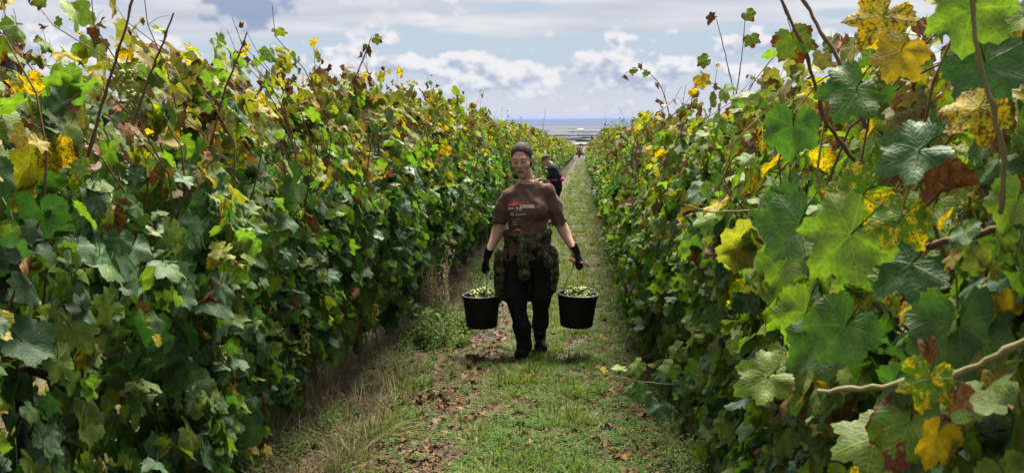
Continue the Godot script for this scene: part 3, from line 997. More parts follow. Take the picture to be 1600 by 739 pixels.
func build_people() -> void:
	var skin := Color(0.46, 0.265, 0.19)
	M.skin = mat(Color(1, 1, 1), 0.55, 0.45)
	M.skin.vertex_color_use_as_albedo = true
	M.skin.subsurf_scatter_enabled = true; M.skin.subsurf_scatter_strength = 0.12
	M.black_cloth = cloth(Color(0.6, 0.6, 0.62), weave_texture(Color(0.10, 0.10, 0.11), Color(0.16, 0.16, 0.17), 0.03))
	M.glove = cloth(Color(0.008, 0.008, 0.009), null)
	M.glove.roughness = 0.75
	M.shirt = cloth(Color(1, 1, 1), weave_texture(Color(0.340, 0.262, 0.236), Color(0.400, 0.310, 0.280), 0.02), 3.0)
	M.camo = cloth(Color(0.9, 0.9, 0.9), camo_texture(), 2.6)
	M.boot = mat(Color(0.012, 0.011, 0.010), 0.85, 0.2)
	M.hair = mat(Color(1, 1, 1), 0.75, 0.3); M.hair.vertex_color_use_as_albedo = true
	var d := 9.04
	var root := thing("person", Vector3(-0.40, gy(-0.40, d) + 0.012, -d), "woman in brown T-shirt walking towards us with a bucket in each hand", "person")
	var hand_a := Transform3D(Basis(Vector3(0, 0, 1), -0.32) * Basis(Vector3(1, 0, 0), 0.2), Vector3(-0.352, 0.79, 0.075))
	var hand_b := Transform3D(Basis(Vector3(0, 0, 1), 0.42) * Basis(Vector3(1, 0, 0), 0.2), Vector3(0.338, 0.82, 0.075))
	# body
	var head_at := Transform3D(Basis(Vector3(0, 1, 0), -0.16) * Basis(Vector3(0, 0, 1), 0.07) * Basis(Vector3(1, 0, 0), 0.20) * Basis().scaled(Vector3.ONE * 1.10), Vector3(-0.082, 1.545, 0.045))
	var mb := MB.new()
	var f := Field.new(Vector3(-0.45, 0.02, -0.2), Vector3(0.45, 1.45, 0.25), 0.013)
	f.loft([[0.78, -0.04, 0.0, 0.15, 0.09], [1.0, -0.04, 0.0, 0.13, 0.085], [1.2, -0.04, 0.0, 0.15, 0.09], [1.30, -0.04, 0.0, 0.145, 0.065], [1.36, -0.05, 0.0, 0.075, 0.055], [1.39, -0.055, 0.005, 0.055, 0.05]], 0.03)
	f.chain([Vector3(-0.185, 1.25, 0), Vector3(-0.276, 0.985, -0.05), hand_a.origin], [0.052, 0.041, 0.028], 0.03)
	f.chain([Vector3(0.105, 1.25, 0), Vector3(0.235, 1.0, -0.05), hand_b.origin], [0.052, 0.041, 0.028], 0.03)
	f.ball(Vector3(-0.288, 0.94, -0.03), Vector3(0.042, 0.08, 0.042), Basis(Vector3(0, 0, 1), -0.3), 0.02)
	f.ball(Vector3(0.262, 0.955, -0.03), Vector3(0.042, 0.08, 0.042), Basis(Vector3(0, 0, 1), 0.45), 0.02)
	f.chain([Vector3(-0.11, 0.8, 0), Vector3(-0.115, 0.47, 0.07), Vector3(-0.055, 0.1, 0.12)], [0.07, 0.05, 0.035], 0.03)
	f.chain([Vector3(0.06, 0.8, 0), Vector3(0.065, 0.47, 0.02), Vector3(0.055, 0.12, -0.12)], [0.07, 0.05, 0.035], 0.03)
	f.mesh(mb, skin)
	head_mesh(mb, head_at, 0.0048, Vector3(0.02, -0.2, -0.035), skin)
	for g in [[hand_a, 1.0], [hand_b, -1.0]]:
		# hands inside the gloves
		var hf := Field.new(Vector3(-0.07, -0.15, -0.07), Vector3(0.08, 0.05, 0.08), 0.006)
		hf.capsule(Vector3(0, 0.04, 0), Vector3(0, -0.01, 0), 0.027, 0.026, 0.01)
		hf.ball(Vector3(0, -0.05, 0), Vector3(0.015, 0.045, 0.036), Basis(), 0.01)
		hf.mesh(mb, skin, g[0])
	part("body", mb.build(), M.skin, root)
	# hair drawn back into a low tail
	var hb := MB.new()
	f = Field.new(Vector3(-0.11, -0.16, -0.15), Vector3(0.11, 0.14, 0.13), 0.0052)
	f.ball(Vector3(0, 0.037, -0.016), Vector3(0.0775, 0.0865, 0.096), Basis(), 0.02)
	f.ball(Vector3(0, -0.02, -0.06), Vector3(0.07, 0.06, 0.05), Basis(), 0.02)
	f.ball(Vector3(0, -0.050, 0.088), Vector3(0.088, 0.120, 0.082), Basis(), 0.006, true)
	f.ball(Vector3(0, -0.1, 0.02), Vector3(0.09, 0.07, 0.06), Basis(), 0.012, true)
	f.chain([Vector3(-0.01, -0.01, -0.10), Vector3(-0.035, -0.07, -0.105), Vector3(-0.070, -0.135, -0.045)], [0.028, 0.026, 0.018], 0.012)
	f.rough(N1, Vector3(60, 14, 14), 0.0028)
	f.mesh(hb, Color.WHITE, head_at)
	var inv := head_at.affine_inverse()
	for i in hb.v.size():
		var p := inv * hb.v[i]
		var s := 0.5 + 0.5 * N1.get_noise_2d(p.x * 130.0, p.z * 9.0)
		hb.c[i] = Color(0.012, 0.008, 0.006).lerp(Color(0.055, 0.038, 0.030), clampf(s * 1.8 - 0.5 + maxf(p.z, 0.0) * 1.5, 0.0, 1.0))
	part("hair", hb.build(), M.hair, root)
	# T-shirt
	var sh := MB.new()
	f = Field.new(Vector3(-0.36, 0.70, -0.22), Vector3(0.32, 1.44, 0.26), 0.0105)
	f.loft([[0.755, -0.035, 0.0, 0.19, 0.14], [0.88, -0.035, 0.0, 0.172, 0.13], [1.0, -0.04, 0.0, 0.150, 0.115], [1.12, -0.04, 0.0, 0.160, 0.118], [1.22, -0.04, 0.0, 0.166, 0.112], [1.28, -0.036, -0.002, 0.160, 0.092], [1.325, -0.03, -0.004, 0.105, 0.075], [1.368, -0.042, 0.0, 0.074, 0.062]], 0.03)
	f.ball(Vector3(-0.115, 1.155, 0.085), Vector3(0.078, 0.075, 0.062), Basis(), 0.045)
	f.ball(Vector3(0.04, 1.155, 0.085), Vector3(0.078, 0.075, 0.062), Basis(), 0.045)
	f.capsule(Vector3(-0.06, 1.325, -0.01), Vector3(-0.18, 1.255, 0), 0.052, 0.06, 0.035)
	f.capsule(Vector3(-0.02, 1.335, -0.01), Vector3(0.115, 1.295, 0), 0.05, 0.06, 0.035)
	f.chain([Vector3(-0.188, 1.250, 0), Vector3(-0.236, 1.15, -0.02), Vector3(-0.268, 1.045, -0.035)], [0.060, 0.061, 0.058], 0.018)
	f.chain([Vector3(0.115, 1.290, 0), Vector3(0.170, 1.16, -0.02), Vector3(0.212, 1.05, -0.035)], [0.060, 0.061, 0.058], 0.018)
	f.rough(N1, Vector3(8, 5, 8), 0.018)
	f.rough(N1, Vector3(19, 9, 19), 0.008)
	# neck hole and the openings of the sleeves
	f.ball(Vector3(-0.055, 1.405, 0.025), Vector3(0.072, 0.055, 0.075), Basis(), 0.008, true)
	f.ball(Vector3(-0.27, 1.005, -0.04), Vector3(0.062, 0.055, 0.062), Basis(), 0.006, true)
	f.ball(Vector3(0.228, 1.012, -0.04), Vector3(0.062, 0.055, 0.062), Basis(), 0.006, true)
	f.mesh(sh)
	var shirt := part("t_shirt", sh.build(), M.shirt, root)
	shirt_print(f, shirt)
	# trousers
	var tr := MB.new()
	f = Field.new(Vector3(-0.27, 0.03, -0.26), Vector3(0.23, 1.0, 0.28), 0.0125)
	f.loft([[0.70, -0.03, 0.0, 0.182, 0.125], [0.80, -0.035, 0.0, 0.180, 0.13], [0.95, -0.04, 0.0, 0.155, 0.11]], 0.03)
	f.chain([Vector3(-0.115, 0.76, 0.01), Vector3(-0.125, 0.46, 0.075), Vector3(-0.075, 0.22, 0.10), Vector3(-0.058, 0.07, 0.125)], [0.092, 0.076, 0.062, 0.060], 0.04)
	f.chain([Vector3(0.065, 0.76, 0.0), Vector3(0.070, 0.46, 0.02), Vector3(0.062, 0.24, -0.06), Vector3(0.055, 0.20, -0.085)], [0.092, 0.075, 0.060, 0.057], 0.04)
	f.rough(N1, Vector3(11, 5, 11), 0.014)
	f.mesh(tr)
	part("trousers", tr.build(), M.black_cloth, root)
	# boots, the left foot lifting at the heel
	for s in 2:
		var bt := MB.new()
		var an: Vector3 = [Vector3(-0.057, 0.09, 0.115), Vector3(0.055, 0.13, -0.125)][s]
		var toe: Vector3 = an + [Vector3(-0.02, -0.055, 0.14), Vector3(0.012, -0.09, 0.12)][s]
		f = Field.new(an - Vector3(0.12, 0.16, 0.16), an + Vector3(0.12, 0.2, 0.26), 0.009)
		f.chain([an + Vector3(0.0, 0.15, 0.02), an], [0.057, 0.05], 0.02)
		f.capsule(an + Vector3(0, -0.045, -0.03), toe, 0.042, 0.04, 0.03)
		f.ball(toe + Vector3(0, 0.008, -0.01), Vector3(0.054, 0.046, 0.07), Basis(), 0.02)
		f.mesh(bt)
		part("boot", bt.build(), M.boot, root)
	# camouflage jacket tied round the waist by its sleeves
	var jk := MB.new()
	f = Field.new(Vector3(-0.37, 0.36, -0.28), Vector3(0.27, 1.04, 0.26), 0.0115)
	f.loft([[0.40, -0.06, -0.13, 0.20, 0.05], [0.50, -0.060, -0.11, 0.245, 0.065], [0.66, -0.055, -0.08, 0.242, 0.095], [0.82, -0.045, -0.04, 0.198, 0.118], [0.93, -0.04, -0.02, 0.182, 0.125]], 0.02)
	f.ball(Vector3(-0.265, 0.62, -0.03), Vector3(0.048, 0.23, 0.06), Basis(), 0.04)
	f.ball(Vector3(0.165, 0.68, 0.0), Vector3(0.045, 0.19, 0.06), Basis(), 0.04)
	f.loft([[0.895, -0.04, 0.0, 0.185, 0.142], [0.965, -0.04, 0.0, 0.178, 0.135]], 0.012)
	f.chain([Vector3(-0.205, 0.965, 0.04), Vector3(-0.14, 0.95, 0.125), Vector3(-0.05, 0.915, 0.15)], [0.03, 0.032, 0.03], 0.012)
	f.chain([Vector3(0.13, 0.975, 0.04), Vector3(0.07, 0.95, 0.12), Vector3(-0.04, 0.915, 0.155)], [0.03, 0.034, 0.03], 0.012)
	f.ball(Vector3(-0.05, 0.912, 0.162), Vector3(0.05, 0.036, 0.035), Basis(), 0.015)
	f.chain([Vector3(-0.06, 0.90, 0.175), Vector3(-0.07, 0.78, 0.175), Vector3(-0.055, 0.655, 0.165)], [0.036, 0.046, 0.05], 0.015)
	f.chain([Vector3(-0.03, 0.905, 0.165), Vector3(0.05, 0.86, 0.155), Vector3(0.13, 0.74, 0.12)], [0.03, 0.036, 0.04], 0.015)
	f.rough(N1, Vector3(12, 5, 12), 0.014)
	f.rough(N1, Vector3(26, 9, 26), 0.006)
	f.mesh(jk)
	part("tied_jacket", jk.build(), M.camo, root)
	# gloves
	for g in [[hand_a, 1.0], [hand_b, -1.0]]:
		var gl := MB.new()
		hand_field(g[1], 1.0).mesh(gl, Color.WHITE, g[0])
		part("glove", gl.build(), M.glove, root)
	build_buckets(root, hand_a, hand_b)
	build_worker(skin)

func shirt_print(f: Field, shirt: Node3D) -> void:
	# flat lettering and marks printed on the chest: a sheet that lies on the cloth
	var W := 132; var H := 176
	var im := Image.create(W, H, false, Image.FORMAT_RGBA8)
	im.fill(Color(0.5, 0.3, 0.2, 0.0))
	var r := RandomNumberGenerator.new(); r.seed = 3
	var orange := Color(0.86, 0.33, 0.16); var white := Color(0.9, 0.87, 0.84)
	var line := func(x: int, y: int, w: int, hgt: int, slope: float, c: Color, gap: int) -> void:
		var q := 0
		while q < w:
			var lw := r.randi_range(3, 6)
			for i in range(q, mini(q + lw, w)):
				for j in hgt:
					if r.randf() < 0.86 and not (i - q == 2 and j > 1 and j < hgt - 2):
						var yy := y + j - int(i * slope)
						if x + i < W and yy >= 0 and yy < H: im.set_pixel(x + i, yy, c)
			q += lw + gap
	line.call(4, 28, 70, 12, 0.16, orange, 1)
	line.call(56, 32, 62, 14, 0.02, white, 1)
	line.call(2, 46, 30, 6, 0.1, white, 2)
	# the figures 70
	im.fill_rect(Rect2i(38, 42, 11, 3), white); 
	for j in 14: im.fill_rect(Rect2i(46 - j / 2, 44 + j, 3, 1), white)
	for j in 17:
		for i in 12:
			var e := Vector2((i - 5.5) / 5.5, (j - 8.0) / 8.5).length()
			if e < 1.0 and e > 0.55: im.set_pixel(53 + i, 42 + j, white)
	line.call(20, 58, 44, 3, 0.1, orange, 2)
	for j in 20:
		for i in 20:
			if Vector2(i - 10, j - 10).length() < 9.0 and r.randf() < 0.6: im.set_pixel(12 + i, 64 + j, white)
	line.call(36, 72, 46, 6, 0.09, white, 1)
	line.call(16, 92, 38, 4, 0.05, white, 2)
	line.call(22, 104, 24, 5, 0.0, white, 2); line.call(24, 114, 20, 9, 0.0, white, 2)
	for j in 34:
		for i in 62:
			var e := absf(i - 31.0) / 31.0 + absf(j - 17.0) / 17.0
			if e < 1.0 and e > 0.5 and r.randf() < 0.8: im.set_pixel(14 + i, 136 + j, orange if j > 9 else white)
	var mb := MB.new()
	var nx := 30; var ny := 40
	var ok := {}
	for j in ny + 1:
		for i in nx + 1:
			var x := -0.192 + 0.235 * i / nx; var y := 1.255 - 0.315 * j / ny
			var fx := (x - f.o.x) / f.h; var fy := (y - f.o.y) / f.h
			var ax := int(fx); var ay := int(fy); var tx := fx - ax; var ty := fy - ay
			var last := 1.0; var hit := NAN
			for q in range(f.nz - 1, 0, -1):
				var b := (q * f.ny + ay) * f.nx + ax
				var v := lerpf(lerpf(f.d[b], f.d[b + 1], tx), lerpf(f.d[b + f.nx], f.d[b + f.nx + 1], tx), ty)
				if v < 0.0:
					hit = f.o.z + (q + v / (v - last)) * f.h if last < 0.9 else f.o.z + q * f.h
					break
				last = v
			mb.vert(Vector3(x, y, hit + 0.0045 if not is_nan(hit) else 0.1), Vector2(float(i) / nx, float(j) / ny))
	for j in ny:
		for i in nx:
			var a := j * (nx + 1) + i
			mb.quad(a, a + 1, a + nx + 2, a + nx + 1)
	var m := cloth(Color(1, 1, 1))
	m.albedo_texture = ImageTexture.create_from_image(im)
	m.transparency = BaseMaterial3D.TRANSPARENCY_ALPHA_SCISSOR; m.alpha_scissor_threshold = 0.5
	part("print", mb.build(), m, shirt)

func grape_bunch_mesh(r: RandomNumberGenerator, len: float, wide: float, berry := 0.008) -> ArrayMesh:
	var mb := MB.new()
	var n := int(len * wide * 13000.0 * pow(0.0085 / berry, 2.0))
	for i in maxi(n, 14):
		var t := sqrt(r.randf())
		var a := r.randf() * TAU
		var w := wide * (0.25 + 0.75 * sin(minf(t + 0.25, 1.0) * PI * 0.75)) * (0.6 + 0.4 * r.randf())
		var c := Vector3(cos(a) * w, -len * (1.0 - t), sin(a) * w)
		var g := r.randf()
		var col := Color(0.85 + 0.35 * g, 0.9 + 0.2 * r.randf(), 0.8).lerp(Color(1.5, 0.8, 0.6), 0.5 * r.randf() * r.randf())
		var first := mb.v.size()
		var R := berry * r.randf_range(0.85, 1.15)
		var rows := 5; var seg := 7
		for j in rows:
			var ph := PI * (j + 0.5) / rows
			for k in seg:
				mb.vert(c + Vector3(sin(ph) * cos(TAU * k / seg), cos(ph), sin(ph) * sin(TAU * k / seg)) * R, Vector2.ZERO, col)
		for j in rows - 1:
			for k in seg:
				var p := first + j * seg + k; var q := first + j * seg + (k + 1) % seg
				mb.quad(p, q, q + seg, p + seg)
		for k in range(1, seg - 1):
			mb.tri(first, first + k + 1, first + k)
			mb.tri(first + (rows - 1) * seg, first + (rows - 1) * seg + k, first + (rows - 1) * seg + k + 1)
	mb.tube([Vector3(0, -len * 0.2, 0), Vector3(0, 0.02, 0), Vector3(0.01, 0.05, 0.0)], [0.002, 0.0025, 0.002], 4, Color(0.6, 0.6, 0.5))
	return mb.build()

func build_buckets(root: Node3D, hand_a: Transform3D, hand_b: Transform3D) -> void:
	var plastic := mat(Color(0.007, 0.007, 0.008), 0.65, 0.3)
	var rimm := mat(Color(0.02, 0.02, 0.022), 0.4)
	var r := RandomNumberGenerator.new(); r.seed = 55
	var specs := [
		{"at": Vector3(-0.400, 0.216, 0.03), "h": 0.262, "rt": 0.147, "rb": 0.124, "hand": hand_a * Vector3(0.020, -0.100, 0), "turn": 1.25, "label": "black plastic bucket of grapes in the woman's right hand, beside the brown track", "grapes": "bunch of pale green grapes heaped in the bucket beside the brown track", "group": "grapes in the bucket by the brown track", "tilt": 0.02},
		{"at": Vector3(0.350, 0.243, 0.10), "h": 0.262, "rt": 0.157, "rb": 0.128, "hand": hand_b * Vector3(-0.014, -0.100, 0), "turn": 0.75, "label": "black plastic bucket of grapes hanging by its wire handle beside the shears", "grapes": "bunch of yellow green grapes heaped in the bucket under the shears", "group": "grapes in the bucket under the shears", "tilt": -0.04},
	]
	for s in specs:
		var b := thing("bucket", root.position + s.at, s.label, "bucket")
		b.rotation = Vector3(0.03, 0, s.tilt)
		var H: float = s.h; var rt: float = s.rt; var rb: float = s.rb
		var mb := MB.new()
		mb.lathe([Vector2(0.0, 0.0), Vector2(rb - 0.012, 0.0), Vector2(rb - 0.002, 0.006), Vector2(rb, 0.018), Vector2(lerpf(rb, rt, 0.8), H * 0.8), Vector2(lerpf(rb, rt, 0.81) + 0.003, H * 0.81), Vector2(lerpf(rb, rt, 0.86) + 0.003, H * 0.86), Vector2(lerpf(rb, rt, 0.87), H * 0.87), Vector2(rt - 0.002, H - 0.014)], 40)
		part("bucket_wall", mb.build(), plastic, b)
		mb = MB.new()
		mb.lathe([Vector2(rt - 0.002, H - 0.016), Vector2(rt + 0.006, H - 0.014), Vector2(rt + 0.008, H - 0.004), Vector2(rt + 0.004, H), Vector2(rt - 0.004, H), Vector2(rt - 0.008, H - 0.01), Vector2(rb - 0.004, 0.012), Vector2(0.0, 0.012)], 40)
		part("rim", mb.build(), rimm, b)
		# wire handle up to the hand
		var grip: Vector3 = b.transform.affine_inverse() * (root.position + (s.hand as Vector3))
		var a := Vector3(cos(s.turn), 0, sin(s.turn)) * (rt + 0.006); a.y = H - 0.02
		var c := Vector3(-a.x, H - 0.02, -a.z)
		var side := (a - c).normalized()
		var pts := [a, a.lerp(grip, 0.45) + side * 0.03, a.lerp(grip, 0.85) + side * 0.032, grip + side * 0.055, grip, grip - side * 0.055, c.lerp(grip, 0.85) - side * 0.032, c.lerp(grip, 0.45) - side * 0.03, c]
		var cur := Curve3D.new()
		for i in pts.size():
			var tn: Vector3 = (pts[mini(i + 1, 8)] - pts[maxi(i - 1, 0)]) / 6.0
			cur.add_point(pts[i], -tn, tn)
		var path := []; var rad := []
		for i in 40:
			path.append(cur.sample_baked(cur.get_baked_length() * i / 39.0)); rad.append(0.0042)
		mb = MB.new(); mb.tube(path, rad, 7)
		part("handle", mb.build(), M.wire, b)
		mb = MB.new(); mb.tube([grip + side * 0.055, grip - side * 0.055], [0.009, 0.009], 10)
		part("handle_grip", mb.build(), plastic, b)
		for e in [a, c]:
			mb = MB.new(); mb.tube([e * Vector3(0.95, 1, 0.95), e * Vector3(1.04, 1, 1.04)], [0.012, 0.012], 10)
			part("handle_lug", mb.build(), plastic, b)
		# grapes heaped to just over the rim
		for i in 15:
			var bunch := part("grape_bunch", grape_bunch_mesh(r, r.randf_range(0.09, 0.13), r.randf_range(0.034, 0.046), 0.0105), M.berry, self)
			var ang := r.randf() * TAU; var q := sqrt(r.randf()) * (rt - 0.05)
			if i < 4: q *= 0.3
			bunch.position = b.position + Vector3(cos(ang) * q, H - 0.05 + 0.05 * (1.0 - q / rt) + (0.02 if i < 4 else 0.0), sin(ang) * q)
			bunch.rotation = Vector3(r.randf_range(0.9, 1.8), r.randf() * TAU, r.randf_range(-0.4, 0.4))
			tag(bunch, s.grapes, "grapes", s.group)
	# pruning shears held against the handle of the one bucket
	var sp := root.position + hand_b * Vector3(0.012, -0.080, 0.045)
	var sc := thing("pruning_shears", sp, "grey steel pruning shears with red grips held in a black glove", "shears")
	sc.basis = Basis(Vector3(0, 1, 0), -0.15) * Basis(Vector3(0, 0, 1), -0.42)
	var steel := mat(Color(0.35, 0.35, 0.36), 0.35); steel.metallic = 0.8
	var red := mat(Color(0.5, 0.03, 0.02), 0.45)
	for s in [-1.0, 1.0]:
		var mb := MB.new()
		mb.tube([Vector3(-0.095, s * 0.018, 0), Vector3(-0.06, s * 0.018, 0), Vector3(-0.02, s * 0.010, 0), Vector3(0.0, s * 0.004, 0)], [0.008, 0.009, 0.008, 0.007], 8)
		part("grip", mb.build(), red, sc)
		mb = MB.new()
		var o := [Vector3(-0.01, -0.004, 0), Vector3(0.03, s * 0.014 + 0.003, 0), Vector3(0.06, s * 0.015, 0), Vector3(0.088, s * 0.004, 0), Vector3(0.05, -s * 0.003, 0), Vector3(0.0, 0.006, 0)]
		var n := o.size()
		for z in [-0.0025 + s * 0.0028, 0.0025 + s * 0.0028]:
			for p in o: mb.vert(p + Vector3(0, 0, z))
		for i in n:
			mb.quad(i, (i + 1) % n, n + (i + 1) % n, n + i)
		for i in range(1, n - 1):
			mb.tri(0, i, i + 1); mb.tri(n, n + i + 1, n + i)
		part("blade", mb.build(true), steel, sc)
	var bolt := MB.new(); bolt.tube([Vector3(0.005, 0.002, -0.008), Vector3(0.005, 0.002, 0.008)], [0.008, 0.008], 10)
	part("bolt", bolt.build(), steel, sc)

func build_worker(skin: Color) -> void:
	var d := 24.0
	var X := -0.625
	var w := thing("person", Vector3(X, gy(X, d), -d), "worker in black T-shirt and camouflage cap picking at the vines behind the woman", "person")
	w.scale = Vector3.ONE * 0.93
	# the worker faces the row on the left, -x
	var turn := Basis(Vector3(0, 1, 0), -PI / 2 - 0.25)
	var head_at := Transform3D(Basis(Vector3(0, 1, 0), -PI / 2 - 0.1) * Basis(Vector3(1, 0, 0), 0.55), Vector3(-0.165, 1.475, 0.0))
	var mb := MB.new()
	var f := Field.new(Vector3(-0.5, 0.02, -0.3), Vector3(0.3, 1.5, 0.35), 0.016)
	f.chain([Vector3(-0.12, 1.40, 0), Vector3(-0.06, 1.33, 0)], [0.05, 0.06], 0.02)
	f.chain([Vector3(-0.02, 1.26, 0), Vector3(0.05, 1.1, 0), Vector3(0.06, 0.93, 0)], [0.12, 0.12, 0.12], 0.03)
	var hands := []
	for s in [-1.0, 1.0]:
		var sh := Vector3(-0.02, 1.28, s * 0.17); var el := Vector3(-0.10, 1.04, s * 0.22); var wr := Vector3(-0.31, 1.00 + 0.05 * s, s * 0.14)
		f.chain([sh, el, wr], [0.052, 0.042, 0.03], 0.02)
		hands.append(Transform3D(Basis(Vector3(0, 0, 1), -1.35) * Basis(Vector3(0, 1, 0), 0.0 if s > 0 else PI), wr))
		f.chain([Vector3(0.05, 0.88, s * 0.09), Vector3(0.0, 0.48, s * 0.11), Vector3(0.06, 0.1, s * 0.12)], [0.085, 0.06, 0.045], 0.02)
	f.mesh(mb, skin)
	head_mesh(mb, head_at, 0.007, Vector3(0.0, -0.14, -0.05), skin)
	for t in hands:
		hand_field(1.0, 0.7).mesh(mb, skin, t)
	part("body", mb.build(), M.skin, w)
	var navy := cloth(Color(0.016, 0.017, 0.024))
	var ts := MB.new()
	f = Field.new(Vector3(-0.3, 0.8, -0.35), Vector3(0.3, 1.45, 0.35), 0.014)
	for s in [-1.0, 1.0]:
		f.chain([Vector3(-0.02, 1.27, s * 0.09), Vector3(0.055, 1.1, s * 0.08), Vector3(0.06, 0.95, s * 0.075)], [0.125, 0.13, 0.13], 0.05)
		f.chain([Vector3(-0.02, 1.29, s * 0.16), Vector3(-0.085, 1.10, s * 0.215)], [0.075, 0.07], 0.03)
	f.ball(Vector3(-0.08, 1.36, 0), Vector3(0.05, 0.05, 0.05), Basis(), 0.02)
	f.rough(N1, Vector3(12, 8, 12), 0.015)
	f.mesh(ts)
	part("t_shirt", ts.build(), navy, w)
	var tr := MB.new()
	f = Field.new(Vector3(-0.25, 0.04, -0.35), Vector3(0.3, 1.05, 0.35), 0.015)
	for s in [-1.0, 1.0]:
		f.chain([Vector3(0.06, 0.95, s * 0.07), Vector3(0.055, 0.84, s * 0.09), Vector3(0.0, 0.48, s * 0.115), Vector3(0.06, 0.1, s * 0.125)], [0.135, 0.13, 0.085, 0.07], 0.03)
	f.rough(N1, Vector3(12, 8, 12), 0.015)
	f.mesh(tr)
	part("trousers", tr.build(), M.black_cloth, w)
	var bt := MB.new()
	f = Field.new(Vector3(-0.25, -0.04, -0.3), Vector3(0.25, 0.25, 0.3), 0.013)
	for s in [-1.0, 1.0]:
		f.chain([Vector3(0.06, 0.15, s * 0.125), Vector3(0.06, 0.06, s * 0.125), Vector3(-0.09, 0.04, s * 0.135)], [0.055, 0.05, 0.042], 0.02)
		f.mesh(bt); part("boot", bt.build(), M.boot, w)
		bt = MB.new(); f.d.fill(1.0)
	# cap
	var cp := MB.new()
	f = Field.new(Vector3(-0.12, -0.05, -0.16), Vector3(0.12, 0.15, 0.2), 0.008)
	f.ball(Vector3(0, 0.045, -0.015), Vector3(0.086, 0.088, 0.104), Basis(), 0.01)
	f.ball(Vector3(0, -0.06, 0.0), Vector3(0.2, 0.085, 0.2), Basis(), 0.006, true)
	f.ball(Vector3(0, 0.032, 0.115), Vector3(0.07, 0.010, 0.07), Basis(Vector3(1, 0, 0), 0.25), 0.01)
	f.mesh(cp, Color.WHITE, head_at)
	part("cap", cp.build(), cloth(Color(1.6, 1.6, 1.5), M.camo.albedo_texture, 5.0), w)
	# pink bag at the waist
	var pk := MB.new()
	f = Field.new(Vector3(-0.2, 0.85, -0.3), Vector3(0.35, 1.2, 0.35), 0.012)
	f.ball(Vector3(0.17, 1.055, 0.10), Vector3(0.065, 0.05, 0.10), Basis(Vector3(0, 1, 0), 0.5) * Basis(Vector3(0, 0, 1), 0.15), 0.02)
	f.chain([Vector3(0.14, 1.05, 0.15), Vector3(0.04, 1.04, 0.23), Vector3(-0.06, 1.04, 0.2)], [0.028, 0.022, 0.018], 0.02)
	f.mesh(pk)
	part("waist_bag", pk.build(), cloth(Color(0.62, 0.03, 0.16)), w)

# ---------- grass, weeds, litter ----------
func tuft_mesh(seed_: int, blades: int, tall: float, spread: float, wide: float, lean: float) -> ArrayMesh:
	var r := RandomNumberGenerator.new(); r.seed = seed_
	var mb := MB.new()
	for b in blades:
		var a := r.randf() * TAU
		var root := Vector3(cos(a), 0, sin(a)) * spread * sqrt(r.randf())
		var dirn := Vector3(cos(a + r.randfn(0, 0.9)), 0, sin(a + r.randfn(0, 0.9)))
		var h := tall * r.randf_range(0.45, 1.0)
		var w := wide * r.randf_range(0.6, 1.2)
		var side := dirn.cross(Vector3.UP).rotated(Vector3.UP, r.randfn(0, 0.5))
		var l := lean * r.randf_range(0.3, 1.3)
		var f := r.randf_range(0.75, 1.25)
		var col := Color(f * r.randf_range(0.85, 1.2), f, f * r.randf_range(0.8, 1.1))
		var prev := []
		for i in 4:
			var t := i / 3.0
			var p := root + dirn * (l * h * t * t) + Vector3.UP * h * (t - 0.25 * l * t * t)
			if i < 3:
				var ww := w * (1.0 - 0.6 * t * t)
				var now := [mb.vert(p - side * ww, Vector2.ZERO, col), mb.vert(p + side * ww, Vector2.ZERO, col)]
				if i > 0: mb.quad(prev[0], now[0], now[1], prev[1])
				prev = now
			else:
				mb.tri(prev[0], mb.vert(p, Vector2.ZERO, col), prev[1])
	return mb.build()

func weed_mesh(seed_: int, tall: float) -> ArrayMesh:
	# a leafy weed: a few stems with narrow leaves all the way up
	var r := RandomNumberGenerator.new(); r.seed = seed_
	var mb := MB.new()
	for s in 4:
		var lean := Vector3(r.randfn(0, 0.35), 1.0, r.randfn(0, 0.35)).normalized()
		var h := tall * r.randf_range(0.6, 1.0)
		var base := Vector3(r.randfn(0, 0.03), 0, r.randfn(0, 0.03))
		mb.tube([base, base + lean * h * 0.5 + Vector3(r.randfn(0, 0.01), 0, 0), base + lean * h], [0.003, 0.0024, 0.001], 3, Color(0.8, 0.85, 0.7), false)
		var n := 9
		for i in n:
			var t := (i + 0.6) / n
			var p := base + lean * h * t
			var a := i * 2.4 + s
			var out := Vector3(cos(a), 0.35 + r.randfn(0, 0.25), sin(a)).normalized()
			var side := out.cross(Vector3.UP).normalized()
			var l := tall * 0.24 * (1.1 - 0.6 * t) * r.randf_range(0.7, 1.2)
			var f := r.randf_range(0.75, 1.3)
			var col := Color(f, f, f * 0.9)
			var v0 := mb.vert(p, Vector2.ZERO, col)
			var m1 := mb.vert(p + out * l * 0.5 - side * l * 0.24 + Vector3(0, 0.1 * l, 0), Vector2.ZERO, col)
			var m2 := mb.vert(p + out * l * 0.5 + side * l * 0.24 + Vector3(0, 0.1 * l, 0), Vector2.ZERO, col)
			var e := mb.vert(p + out * l - Vector3(0, 0.18 * l, 0), Vector2.ZERO, col)
			var mid := mb.vert(p + out * l * 0.5, Vector2.ZERO, col)
			mb.tri(v0, m1, mid); mb.tri(v0, mid, m2); mb.tri(mid, m1, e); mb.tri(mid, e, m2)
	return mb.build()

func pick_d(a: float, b: float) -> float:
	# even in the picture rather than on the ground
	return 1.0 / lerpf(1.0 / a, 1.0 / b, rng.randf())

